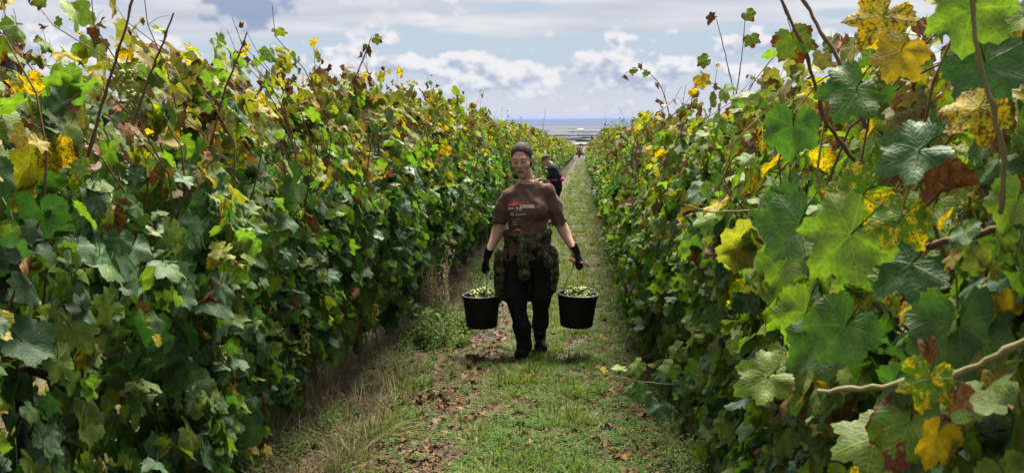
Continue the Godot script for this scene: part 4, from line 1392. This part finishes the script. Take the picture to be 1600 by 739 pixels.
func build_ground_cover() -> void:
	var grass_a := tuft_mesh(1, 12, 0.045, 0.055, 0.0034, 1.5)
	var grass_b := tuft_mesh(2, 9, 0.085, 0.035, 0.0034, 0.9)
	var dry_a := tuft_mesh(3, 15, 0.30, 0.05, 0.0020, 0.9)
	var xf := [[], [], [], []]; var tint := [[], [], [], []]
	# green middle strip
	for q in 34000:
		var d := pick_d(4.6, ROW_END)
		var x := rng.randf_range(-1.25, 0.62)
		var n := N1.get_noise_2d(x * 1.6, d * 0.9) + 0.5 * N1.get_noise_2d(x * 5.0, d * 4.0)
		var l := lerpf(-0.62, -0.50, smoothstep(6.0, 12.0, d)) - 0.35 * smoothstep(16.0, 26.0, d)
		var r := lerpf(0.08, 0.08, smoothstep(6.0, 12.0, d)) + 0.2 * smoothstep(16.0, 26.0, d)
		l += 0.22 * N1.get_noise_2d(d * 1.3, 5.0); r += 0.18 * N1.get_noise_2d(d * 1.3, 25.0)
		var strip := smoothstep(l - 0.06, l + 0.18, x) * smoothstep(r + 0.14, r - 0.10, x)
		var verge := maxf(smoothstep(-0.98, -1.2, x), smoothstep(0.46, 0.58, x)) * 0.55
		var prob := clampf(maxf(strip, verge) * (0.55 + 0.3 * smoothstep(12.0, 25.0, d) + 1.9 * n) + 0.03, 0.0, 1.0)
		if rng.randf() > prob: continue
		var s := rng.randf_range(0.6, 1.3) * (1.0 + 0.02 * minf(d, 60.0)) * (1.0 + 0.7 * clampf(n, 0.0, 0.8))
		var k := 0 if rng.randf() < 0.82 else 1
		xf[k].append(Transform3D(Basis(Vector3.UP, rng.randf() * TAU).scaled(Vector3(s, s * rng.randf_range(0.6, 1.15), s)), Vector3(x, gy(x, d) - 0.004, -d)))
		var g := clampf(0.5 + 0.8 * n + 0.2 * gauss(), 0.0, 1.0)
		var c := Color(0.070, 0.150, 0.028).lerp(Color(0.165, 0.175, 0.065), g * 0.6 + (0.15 if strip < 0.5 else 0.0))
		if rng.randf() < 0.1: c = Color(0.25, 0.205, 0.115) * rng.randf_range(0.7, 1.1)
		tint[k].append(c)
	for q in 5000:
		var d := pick_d(2.0, 60.0)
		var x := -1.75 - absf(gauss()) * 1.6 if rng.randf() < 0.6 else 1.0 + absf(gauss()) * 1.6
		var s := rng.randf_range(1.0, 2.4)
		xf[1].append(Transform3D(Basis(Vector3.UP, rng.randf() * TAU).scaled(Vector3(s, s, s)), Vector3(x, gy(x, d) - 0.004, -d)))
		tint[1].append(Color(0.13, 0.18, 0.05).lerp(Color(0.28, 0.24, 0.10), rng.randf()))
	var names := ["green grass of the middle strip between the two wheel tracks", "taller green grass among the low grass of the path"]
	for k in 2:
		tag(scatter("grass", [grass_a, grass_b][k], M.grass, self, xf[k], tint[k]), names[k], "grass", "", "stuff")
	# dry standing grass under the canopies
	var dx := []; var dt := []
	for q in 3300:
		var d := pick_d(4.4, 60.0)
		var left := rng.randf() < 0.72
		var x := face_x(-1, d) + rng.randf_range(-0.55, 0.42) if left else face_x(1, d) + rng.randf_range(-0.2, 0.5)
		var n := N1.get_noise_2d(x * 1.2 + 9.0, d * 0.7)
		if rng.randf() > 0.42 + 1.1 * n: continue
		if left and x > -1.16 and d < 12.0 and rng.randf() < 0.85: continue
		var s := rng.randf_range(0.45, 1.05) * (0.6 if not left else 1.0) * (0.6 if x > -1.12 and left else 1.0)
		dx.append(Transform3D(Basis(Vector3.UP, rng.randf() * TAU).scaled(Vector3(s, s, s)), Vector3(x, gy(x, d) - 0.01, -d)))
		dt.append(Color(0.30, 0.245, 0.16).lerp(Color(0.13, 0.15, 0.055), clampf(0.35 + 0.35 * gauss(), 0.0, 1.0)))
	tag(scatter("dry_grass", dry_a, M.straw, self, dx, dt), "straw coloured dry grass standing along the foot of the vines", "dry grass", "", "stuff")
	# leafy weeds along both rows
	var wa := weed_mesh(5, 0.30)
	var wx := []; var wt := []
	for q in 4200:
		var d := pick_d(4.8, 90.0)
		var left := rng.randf() < 0.4
		var x := face_x(-1, d) + rng.randf_range(-0.2, 0.28) if left else face_x(1, d) + rng.randf_range(-0.16, 0.35)
		var n := N1.get_noise_2d(x + 30.0, d * 0.8)
		if not left and d < 10.0 and rng.randf() < 0.7: continue
		if rng.randf() > 0.4 + 1.2 * n: continue
		if left and d < 9.0 and rng.randf() < 0.7: continue
		var s := rng.randf_range(0.35, 1.1) * (0.55 if x > -1.0 and x < 0.42 else 1.0) * (1.0 if d > 9.0 else 0.6)
		wx.append(Transform3D(Basis(Vector3.UP, rng.randf() * TAU).scaled(Vector3(s, s, s)), Vector3(x, gy(x, d) - 0.005, -d)))
		var f := rng.randf_range(0.8, 1.25)
		wt.append(Color(0.08 * f, 0.15 * f, 0.04 * f).lerp(Color(0.16, 0.20, 0.06), rng.randf() * 0.6))
	# small weeds among the grass
	for q in 6000:
		var d := pick_d(5.0, 40.0)
		var x := rng.randf_range(-1.2, 0.6)
		if rng.randf() > 0.35 + 0.5 * smoothstep(-0.8, -0.5, x) + 0.8 * N1.get_noise_2d(x * 3.0 + 60.0, d * 2.0): continue
		var s := rng.randf_range(0.10, 0.26)
		wx.append(Transform3D(Basis(Vector3.UP, rng.randf() * TAU).scaled(Vector3(s * 1.6, s, s * 1.6)), Vector3(x, gy(x, d) - 0.003, -d)))
		wt.append(Color(0.05, 0.13, 0.022).lerp(Color(0.10, 0.17, 0.035), rng.randf()))
	tag(scatter("weeds", wa, M.grass, self, wx, wt), "low leafy green weeds along the foot of both vine rows", "weeds", "", "stuff")
	# fallen leaves and bits of stalk on the tracks
	var fl := MB.new()
	add_leaf(fl, Transform3D(), 0.25, 3.0, 12, 0.25, 0.22, 0.16, 0.35, Color.WHITE, false)
	var lx := []; var lt := []
	for q in 17000:
		var d := pick_d(4.6, 50.0)
		var x := rng.randf_range(-1.75, 0.85)
		var track := maxf(exp(-pow((x + 0.95) / 0.32, 2.0)), 0.8 * exp(-pow((x - 0.36) / 0.2, 2.0)))
		if rng.randf() > 0.24 + 0.78 * track: continue
		var s := rng.randf_range(0.010, 0.024) if rng.randf() < 0.8 else rng.randf_range(0.024, 0.05)
		var b := Basis(Vector3.UP, rng.randf() * TAU) * Basis(Vector3.RIGHT, gauss() * 0.35 + (PI if rng.randf() < 0.4 else 0.0)) * Basis(Vector3.BACK, gauss() * 0.35)
		lx.append(Transform3D(b.scaled(Vector3.ONE * s), Vector3(x, gy(x, d) + 0.010 + 0.25 * s, -d)))
		var c: Color = [Color(0.17, 0.09, 0.06), Color(0.12, 0.06, 0.042), Color(0.21, 0.12, 0.07), Color(0.20, 0.15, 0.10), Color(0.26, 0.18, 0.06), Color(0.15, 0.07, 0.045)][rng.randi() % 6]
		lt.append(c * rng.randf_range(0.45, 0.95))
	tag(scatter("fallen_leaves", fl.build(), M.straw, self, lx, lt), "brown fallen vine leaves littering the two worn tracks", "fallen leaves", "", "stuff")
	var st := MB.new()
	for i in 6:
		var p := Vector3(rng.randf_range(-0.1, 0.1), 0.004, rng.randf_range(-0.1, 0.1)); var q2 := Vector3(gauss(), 0.08 * gauss(), gauss()).normalized() * rng.randf_range(0.02, 0.08)
		st.tube([p - q2, p + Vector3(0, 0.006, 0), p + q2], [0.0012, 0.0014, 0.001], 3, Color(1, 1, 1) * rng.randf_range(0.6, 1.2), false)
	var sx := []; var sc := []
	for q in 4200:
		var d := pick_d(4.6, 40.0)
		var x := rng.randf_range(-1.7, 0.8)
		sx.append(Transform3D(Basis(Vector3.UP, rng.randf() * TAU).scaled(Vector3.ONE * rng.randf_range(0.6, 1.4)), Vector3(x, gy(x, d) + 0.005, -d)))
		sc.append(Color(0.26, 0.20, 0.12).lerp(Color(0.10, 0.06, 0.04), rng.randf()))
	tag(scatter("stalk_litter", st.build(), M.straw, self, sx, sc), "bits of straw and broken stalks lying on the soil", "straw", "", "stuff")


# ---------- single things ----------
func cane(side: int, d: float, pts: Array, r0: float, r1: float, m: Material) -> Node3D:
	var v := vine_at(side, d)
	var c := Curve3D.new()
	for i in pts.size():
		var t: Vector3 = (pts[mini(i + 1, pts.size() - 1)] - pts[maxi(i - 1, 0)]) / 6.0
		c.add_point(pts[i] - v.position, -t, t)
	var path := []; var rad := []
	var n := maxi(8, pts.size() * 5)
	for i in n + 1:
		var t := float(i) / n
		path.append(c.sample_baked(c.get_baked_length() * t) + Vector3(gauss(), gauss(), gauss()) * r0 * 0.25)
		# swollen nodes along the shoot
		rad.append(lerpf(r0, r1, t) * (1.35 if i % 5 == 2 else 1.0))
	var mb := MB.new(); mb.tube(path, rad, 8)
	part("cane", mb.build(), m, v)
	return v

func hero(side: int, p: Vector3, n: Vector3, tip: Vector3, s: float, kind: int) -> void:
	var v := vine_at(side, -p.z)
	n = n.normalized()
	var t := (tip - n * tip.dot(n)).normalized()
	put_leaf(v, Transform3D(Basis(n.cross(t), n, t).scaled(Vector3.ONE * s), p - v.position), kind)

func build_extras() -> void:
	# shoots that reach out of the right row close by
	cane(1, 1.0, [Vector3(0.68, 1.39, -1.40), Vector3(0.579, 1.381, -1.45), Vector3(0.525, 1.344, -1.47), Vector3(0.480, 1.306, -1.50), Vector3(0.400, 1.290, -1.52), Vector3(0.319, 1.275, -1.55)], 0.0056, 0.0034, M.green_cane)
	cane(1, 2.2, [Vector3(0.72, 1.48, -1.85), Vector3(0.590, 1.446, -1.90), Vector3(0.564, 1.427, -1.95), Vector3(0.498, 1.398, -2.0)], 0.006, 0.005, M.cane)
	cane(1, 2.2, [Vector3(0.62, 1.50, -1.75), Vector3(0.613, 1.582, -1.72), Vector3(0.583, 1.665, -1.70), Vector3(0.561, 1.728, -1.70), Vector3(0.545, 1.84, -1.70)], 0.0042, 0.003, M.green_cane)
	cane(1, 2.6, [Vector3(0.60, 1.55, -2.60), Vector3(0.523, 1.636, -2.55), Vector3(0.469, 1.784, -2.50), Vector3(0.395, 1.93, -2.50)], 0.0045, 0.003, M.cane)
	cane(1, 2.6, [Vector3(0.62, 1.62, -2.60), Vector3(0.587, 1.727, -2.60), Vector3(0.539, 1.821, -2.65), Vector3(0.475, 1.95, -2.70)], 0.0055, 0.0035, M.cane)
	cane(1, 4.2, [Vector3(0.70, 1.30, -4.3), Vector3(0.631, 1.315, -4.20), Vector3(0.459, 1.305, -4.20), Vector3(0.367, 1.333, -4.20)], 0.004, 0.0025, M.green_cane)
	cane(1, 7.1, [Vector3(0.95, 1.45, -7.2), Vector3(0.932, 1.726, -7.2), Vector3(0.844, 2.008, -7.0), Vector3(0.783, 2.234, -7.0)], 0.005, 0.002, M.cane)
	cane(1, 7.1, [Vector3(0.93, 1.45, -7.2), Vector3(0.925, 1.707, -7.2), Vector3(0.938, 2.008, -7.0), Vector3(0.952, 2.252, -7.0)], 0.005, 0.002, M.cane)
	cane(1, 7.1, [Vector3(0.94, 1.65, -7.2), Vector3(1.02, 1.86, -7.1), Vector3(1.16, 2.05, -7.0)], 0.004, 0.002, M.cane)
	cane(1, 12.2, [Vector3(0.90, 1.50, -12.3), Vector3(0.892, 1.721, -12.3), Vector3(0.768, 2.013, -12.0), Vector3(0.570, 2.176, -12.0), Vector3(0.44, 2.13, -12.0), Vector3(0.39, 2.06, -12.0)], 0.006, 0.0025, M.cane)
	for p in [Vector3(0.42, 2.07, -12.0), Vector3(0.50, 2.15, -12.0), Vector3(0.58, 2.19, -12.0), Vector3(0.64, 2.12, -12.0), Vector3(0.75, 2.0, -12.0)]:
		hero(1, p, Vector3(-0.3, 0.5, 0.7), Vector3(gauss(), -1, 0.2), 0.055, [6, 3, 7, 8, 6][rng.randi() % 5])
	for p in [Vector3(0.76, 2.24, -7.0), Vector3(0.97, 2.26, -7.0), Vector3(0.72, 1.99, -7.0), Vector3(0.70, 1.88, -7.0), Vector3(0.99, 2.12, -7.0), Vector3(1.10, 1.92, -7.0)]:
		hero(1, p, Vector3(-0.3, 0.4, 0.8), Vector3(gauss(), -0.8, 0.2), rng.randf_range(0.045, 0.07), [6, 1, 8, 6, 7, 4][rng.randi() % 6])
	# large leaves of the nearest vines on the right
	for q in [
		[Vector3(0.437, 1.454, -1.9), Vector3(-0.25, 0.35, 0.9), Vector3(-0.75, -0.75, 0), 0.092, 3], [Vector3(0.409, 1.444, -2.2), Vector3(-0.4, 0.5, 0.7), Vector3(-0.5, -0.8, 0), 0.085, 1],
		[Vector3(0.540, 1.590, -1.9), Vector3(-0.25, 0.6, 0.75), Vector3(-1, -0.3, 0.2), 0.075, 0], [Vector3(0.575, 1.535, -1.85), Vector3(-0.2, 0.8, 0.6), Vector3(-1, -0.3, 0), 0.070, 8],
		[Vector3(0.503, 1.491, -1.85), Vector3(-0.3, 0.6, 0.8), Vector3(-0.3, -0.9, 0), 0.060, 5], [Vector3(0.640, 1.730, -1.9), Vector3(-0.3, 0.4, 0.9), Vector3(0.3, -0.9, 0), 0.080, 0],
		[Vector3(0.450, 1.305, -1.5), Vector3(-0.2, 0.5, 0.9), Vector3(-0.2, -0.9, 0), 0.045, 5], [Vector3(0.462, 1.335, -1.55), Vector3(-0.2, 0.5, 0.9), Vector3(0.2, -0.9, 0), 0.028, 8],
		[Vector3(0.483, 1.282, -1.5), Vector3(0.3, 0.1, 0.9), Vector3(0, -1, 0), 0.036, 7], [Vector3(0.530, 1.700, -2.3), Vector3(-0.2, 0.6, 0.8), Vector3(-0.4, -0.8, 0), 0.085, 1],
		[Vector3(0.464, 1.625, -2.6), Vector3(-0.4, 0.3, 0.9), Vector3(-0.1, -1, 0), 0.075, 1], [Vector3(0.442, 1.810, -2.5), Vector3(-0.2, 0.3, 0.9), Vector3(0.3, -0.9, 0), 0.055, 6],
		[Vector3(0.583, 1.322, -1.8), Vector3(-0.3, 0.5, 0.8), Vector3(0.1, -0.9, 0), 0.095, 1], [Vector3(0.535, 1.405, -1.9), Vector3(-0.3, 0.55, 0.8), Vector3(-0.8, -0.4, 0.3), 0.075, 0],
		[Vector3(0.420, 1.060, -2.6), Vector3(-0.2, 0.7, 0.7), Vector3(-0.9, -0.3, 0.2), 0.085, 3], [Vector3(0.484, 1.225, -2.5), Vector3(-0.4, 0.4, 0.8), Vector3(-0.4, -0.8, 0), 0.080, 3],
		[Vector3(0.552, 1.830, -2.2), Vector3(-0.3, 0.5, 0.8), Vector3(-0.5, -0.8, 0), 0.075, 4], [Vector3(0.616, 1.815, -1.9), Vector3(-0.3, 0.3, 0.9), Vector3(-0.2, -0.9, 0), 0.080, 3],
		[Vector3(0.500, 1.505, -2.1), Vector3(-0.4, 0.3, 0.9), Vector3(-0.8, -0.6, 0), 0.080, 5], [Vector3(0.484, 1.195, -2.3), Vector3(-0.2, 0.6, 0.8), Vector3(-0.7, -0.5, 0), 0.085, 1],
		[Vector3(0.488, 1.115, -1.9), Vector3(-0.1, 0.8, 0.6), Vector3(-0.9, -0.3, 0.1), 0.080, 3], [Vector3(0.455, 1.285, -2.0), Vector3(-0.35, 0.4, 0.85), Vector3(-0.6, -0.8, 0), 0.078, 1],
		[Vector3(0.60, 1.66, -1.8), Vector3(-0.2, 0.7, 0.7), Vector3(-0.6, -0.6, 0), 0.060, 4], [Vector3(0.56, 1.76, -2.1), Vector3(-0.3, 0.4, 0.9), Vector3(-0.4, -0.9, 0), 0.060, 9],
	]:
		hero(1, q[0], q[1], q[2], q[3], q[4])
	# smaller leaves crowded between them
	for q in 260:
		var d := rng.randf_range(1.45, 3.4)
		var h := rng.randf_range(0.85, 1.95)
		var p := canopy_point(1, d, h, rng.randf_range(-0.09, 0.03))
		if p.x < 0.30 * d * 0.5 + 0.12: continue
		put_leaf(vine_at(1, d), Transform3D(leaf_basis(1, 0.45, 1.3).scaled(Vector3.ONE * rng.randf_range(0.024, 0.055)), p - vine_at(1, d).position), [3, 3, 1, 5, 3, 4, 7, 6, 9, 1][rng.randi() % 10])
	# a low shoot of the right row lying out over the track
	cane(1, 6.2, [Vector3(0.75, 0.22, -6.2), Vector3(0.494, 0.205, -6.2), Vector3(0.313, 0.217, -6.2), Vector3(0.14, 0.246, -6.25)], 0.004, 0.002, M.green_cane)
	for q in [[Vector3(0.12, 0.27, -6.25), 0.03, 4], [Vector3(0.21, 0.29, -6.2), 0.055, 3], [Vector3(0.30, 0.31, -6.2), 0.07, 3], [Vector3(0.26, 0.19, -6.2), 0.05, 1], [Vector3(0.33, 0.16, -6.2), 0.07, 1], [Vector3(0.48, 0.30, -6.2), 0.075, 3], [Vector3(0.55, 0.22, -6.15), 0.08, 1], [Vector3(0.42, 0.10, -6.15), 0.085, 0], [Vector3(0.52, 0.40, -6.2), 0.07, 3]]:
		hero(1, q[0], Vector3(-0.2 + 0.3 * gauss(), 0.7, 0.6 + 0.3 * gauss()), Vector3(-0.6 + 0.5 * gauss(), -0.6, 0.2), q[1], q[2])
	# shoots over the top of the left row and one low on its far side of the brown track
	cane(-1, 3.4, [Vector3(-1.55, 1.5, -3.5), Vector3(-1.475, 1.732, -3.5), Vector3(-1.379, 1.881, -3.4), Vector3(-1.32, 2.07, -3.4)], 0.0055, 0.003, M.cane)
	cane(-1, 3.9, [Vector3(-1.62, 1.55, -4.0), Vector3(-1.53, 1.79, -4.0), Vector3(-1.443, 1.895, -3.9), Vector3(-1.40, 2.002, -3.9)], 0.005, 0.003, M.cane)
	cane(-1, 4.8, [Vector3(-1.62, 1.5, -4.9), Vector3(-1.544, 1.769, -4.9), Vector3(-1.469, 1.859, -4.8), Vector3(-1.41, 2.0, -4.8)], 0.005, 0.003, M.cane)
	cane(-1, 8.0, [Vector3(-1.75, 1.5, -8.2), Vector3(-1.681, 1.806, -8.1), Vector3(-1.567, 1.981, -8.0), Vector3(-1.475, 2.209, -8.0)], 0.006, 0.003, M.cane)
	hero(-1, Vector3(-1.50, 2.12, -8.0), Vector3(0.2, 0.4, 0.9), Vector3(0.3, -0.9, 0), 0.06, 8)
	cane(-1, 9.3, [Vector3(-1.6, 0.15, -9.3), Vector3(-1.476, 0.094, -9.3), Vector3(-1.265, 0.0, -9.3), Vector3(-1.107, -0.185, -9.3), Vector3(-1.05, -0.24, -9.3)], 0.005, 0.003, M.cane)
	for q in [[Vector3(-1.46, 0.16, -9.28), 0.07, 3], [Vector3(-1.36, 0.11, -9.3), 0.06, 1], [Vector3(-1.28, 0.07, -9.3), 0.055, 3], [Vector3(-1.20, 0.04, -9.3), 0.045, 3], [Vector3(-1.40, 0.05, -9.3), 0.06, 0]]:
		hero(-1, q[0], Vector3(0.2, 0.7, 0.7), Vector3(0.5 + 0.5 * gauss(), -0.6, 0.2), q[1], q[2])
	# grapes left hanging on the vines
	var r := RandomNumberGenerator.new(); r.seed = 12
	for q in [[-1, Vector3(-1.50, 0.58, -6.05), 0.11], [-1, Vector3(-1.48, 0.50, -5.98), 0.12], [-1, Vector3(-1.49, 0.62, -4.22), 0.11], [-1, Vector3(-1.48, 0.72, -4.55), 0.11], [-1, Vector3(-1.50, 1.80, -3.72), 0.12], [1, Vector3(0.58, 1.745, -2.25), 0.06], [-1, Vector3(-1.40, 0.40, -7.6), 0.14]]:
		var v := vine_at(q[0], -q[1].z)
		part("grape_bunch", grape_bunch_mesh(r, q[2], 0.027, 0.0075), M.berry, v, Transform3D(Basis(), q[1] - v.position))
	build_post()
	# tall weeds
	tall_weed(Vector3(-1.34, 0, -10.5), 0.92, 14, Color(0.46, 0.38, 0.24), "dry straw coloured seeding weed standing against the left-hand row")
	tall_weed(Vector3(-1.18, 0, -22.0), 2.55, 3, Color(0.20, 0.24, 0.12), "slender green weed spike rising above the left-hand row, nearer of two")
	tall_weed(Vector3(-1.22, 0, -24.5), 2.70, 3, Color(0.19, 0.22, 0.12), "slender green weed spike rising above the left-hand row, farther of two")
	# track across the end of the rows and a dry bush beside it
	var mb := MB.new()
	var n := 24
	for i in n + 1:
		var x := -14.0 + 28.0 * i / n
		mb.vert(Vector3(x, gy(x, 173.6) + 0.03, -173.6)); mb.vert(Vector3(x, gy(x, 176.4) + 0.03, -176.4))
	for i in n: mb.quad(i * 2, i * 2 + 1, i * 2 + 3, i * 2 + 2)
	tag(part("farm_track", mb.build(), mat(Color(0.24, 0.22, 0.16), 1.0), self), "pale dry farm track crossing the far end of the rows", "track", "", "structure")
	var bush := thing("dry_bush", Vector3(-0.75, gy(-0.75, 178.5), -178.5), "rusty orange dry bush at the far end of the path", "bush")
	var tb := MB.new()
	for i in 5: tb.tube([Vector3(0, 0, 0), Vector3(gauss() * 0.3, 0.8, gauss() * 0.3), Vector3(gauss() * 0.5, 1.5, gauss() * 0.5)], [0.03, 0.02, 0.01], 5)
	part("stem", tb.build(), M.trunk, bush)
	var bx := []; var bt := []
	for i in 160:
		var p := Vector3(gauss() * 0.34, 1.0 + gauss() * 0.42, gauss() * 0.34)
		p.y = maxf(p.y, 0.1)
		bx.append(Transform3D(leaf_basis(1, 0.4, 2.0).scaled(Vector3.ONE * 0.09), p))
		bt.append(Color(0.36, 0.17, 0.06) * rng.randf_range(0.7, 1.3))
	scatter("foliage", sprig_meshes[2], M.scattered, bush, bx, bt)

func build_post() -> void:
	# galvanised end post of the trellis with a hooked top, half hidden by the vine
	var p := Vector3(-2.01, gy(-2.01, 3.95), -3.95)
	var o := thing("trellis_post", p, "grey steel trellis post with a holed head above the left-hand vines", "post")
	var top := 1.975 - p.y
	var mb := MB.new()
	mb.box(Vector3(0, top * 0.5 - 0.2, -0.018), Vector3(0.052, top + 0.3, 0.004))
	mb.box(Vector3(-0.026, top * 0.5 - 0.2, 0.002), Vector3(0.004, top + 0.3, 0.036))
	mb.box(Vector3(0.026, top * 0.5 - 0.2, 0.002), Vector3(0.004, top + 0.3, 0.036))
	part("post_profile", mb.build(true), M.galvanised, o)
	mb = MB.new()
	# head plate with a square hole
	var y := top - 0.035
	mb.box(Vector3(-0.033, y, 0.026), Vector3(0.022, 0.062, 0.004)); mb.box(Vector3(0.018, y, 0.026), Vector3(0.046, 0.062, 0.004))
	mb.box(Vector3(-0.0135, y + 0.021, 0.026), Vector3(0.017, 0.020, 0.004)); mb.box(Vector3(-0.0135, y - 0.020, 0.026), Vector3(0.017, 0.022, 0.004))
	mb.box(Vector3(0, y + 0.033, 0.002), Vector3(0.088, 0.004, 0.052))
	part("head_plate", mb.build(true), M.galvanised, o)

func tall_weed(at: Vector3, tall: float, stems: int, col: Color, label: String) -> void:
	at.y = gy(at.x, -at.z)
	var o := thing("tall_weed", at, label, "weed")
	var r := RandomNumberGenerator.new(); r.seed = int(tall * 1000.0)
	var sb := MB.new(); var hb := MB.new()
	for s in stems:
		var lean := Vector3(r.randfn(0, 0.16), 1.0, r.randfn(0, 0.16))
		var base := Vector3(r.randfn(0, 0.05), 0, r.randfn(0, 0.05))
		var h := tall * r.randf_range(0.6, 1.0)
		sb.tube([base, base + lean * h * 0.5, base + lean * h], [0.004, 0.003, 0.0012], 4, Color.WHITE, false)
		for i in int(h * 95.0):
			var t := r.randf_range(0.3, 1.0)
			var p := base + lean * h * t
			var out := Vector3(r.randfn(0, 1), 0.9, r.randfn(0, 1)).normalized() * r.randf_range(0.02, 0.075) * (1.25 - t)  * (1.0 if tall < 1.5 else 1.4)
			var side := out.cross(Vector3(r.randfn(0, 1), r.randfn(0, 1), 0.3)).normalized() * 0.006
			var f := r.randf_range(0.7, 1.3)
			var c := Color(f, f, f)
			var a := hb.vert(p, Vector2.ZERO, c); var b := hb.vert(p + out * 0.6 + side, Vector2.ZERO, c); var d := hb.vert(p + out, Vector2.ZERO, c); var e := hb.vert(p + out * 0.6 - side, Vector2.ZERO, c)
			hb.tri(a, b, d); hb.tri(a, d, e)
	var m := mat(col, 0.8); m.vertex_color_use_as_albedo = true
	m.backlight_enabled = true; m.backlight = Color(0.6, 0.6, 0.5)
	part("stem", sb.build(), m, o)
	part("seed_heads", hb.build(), m, o).set_meta("kind", "stuff")
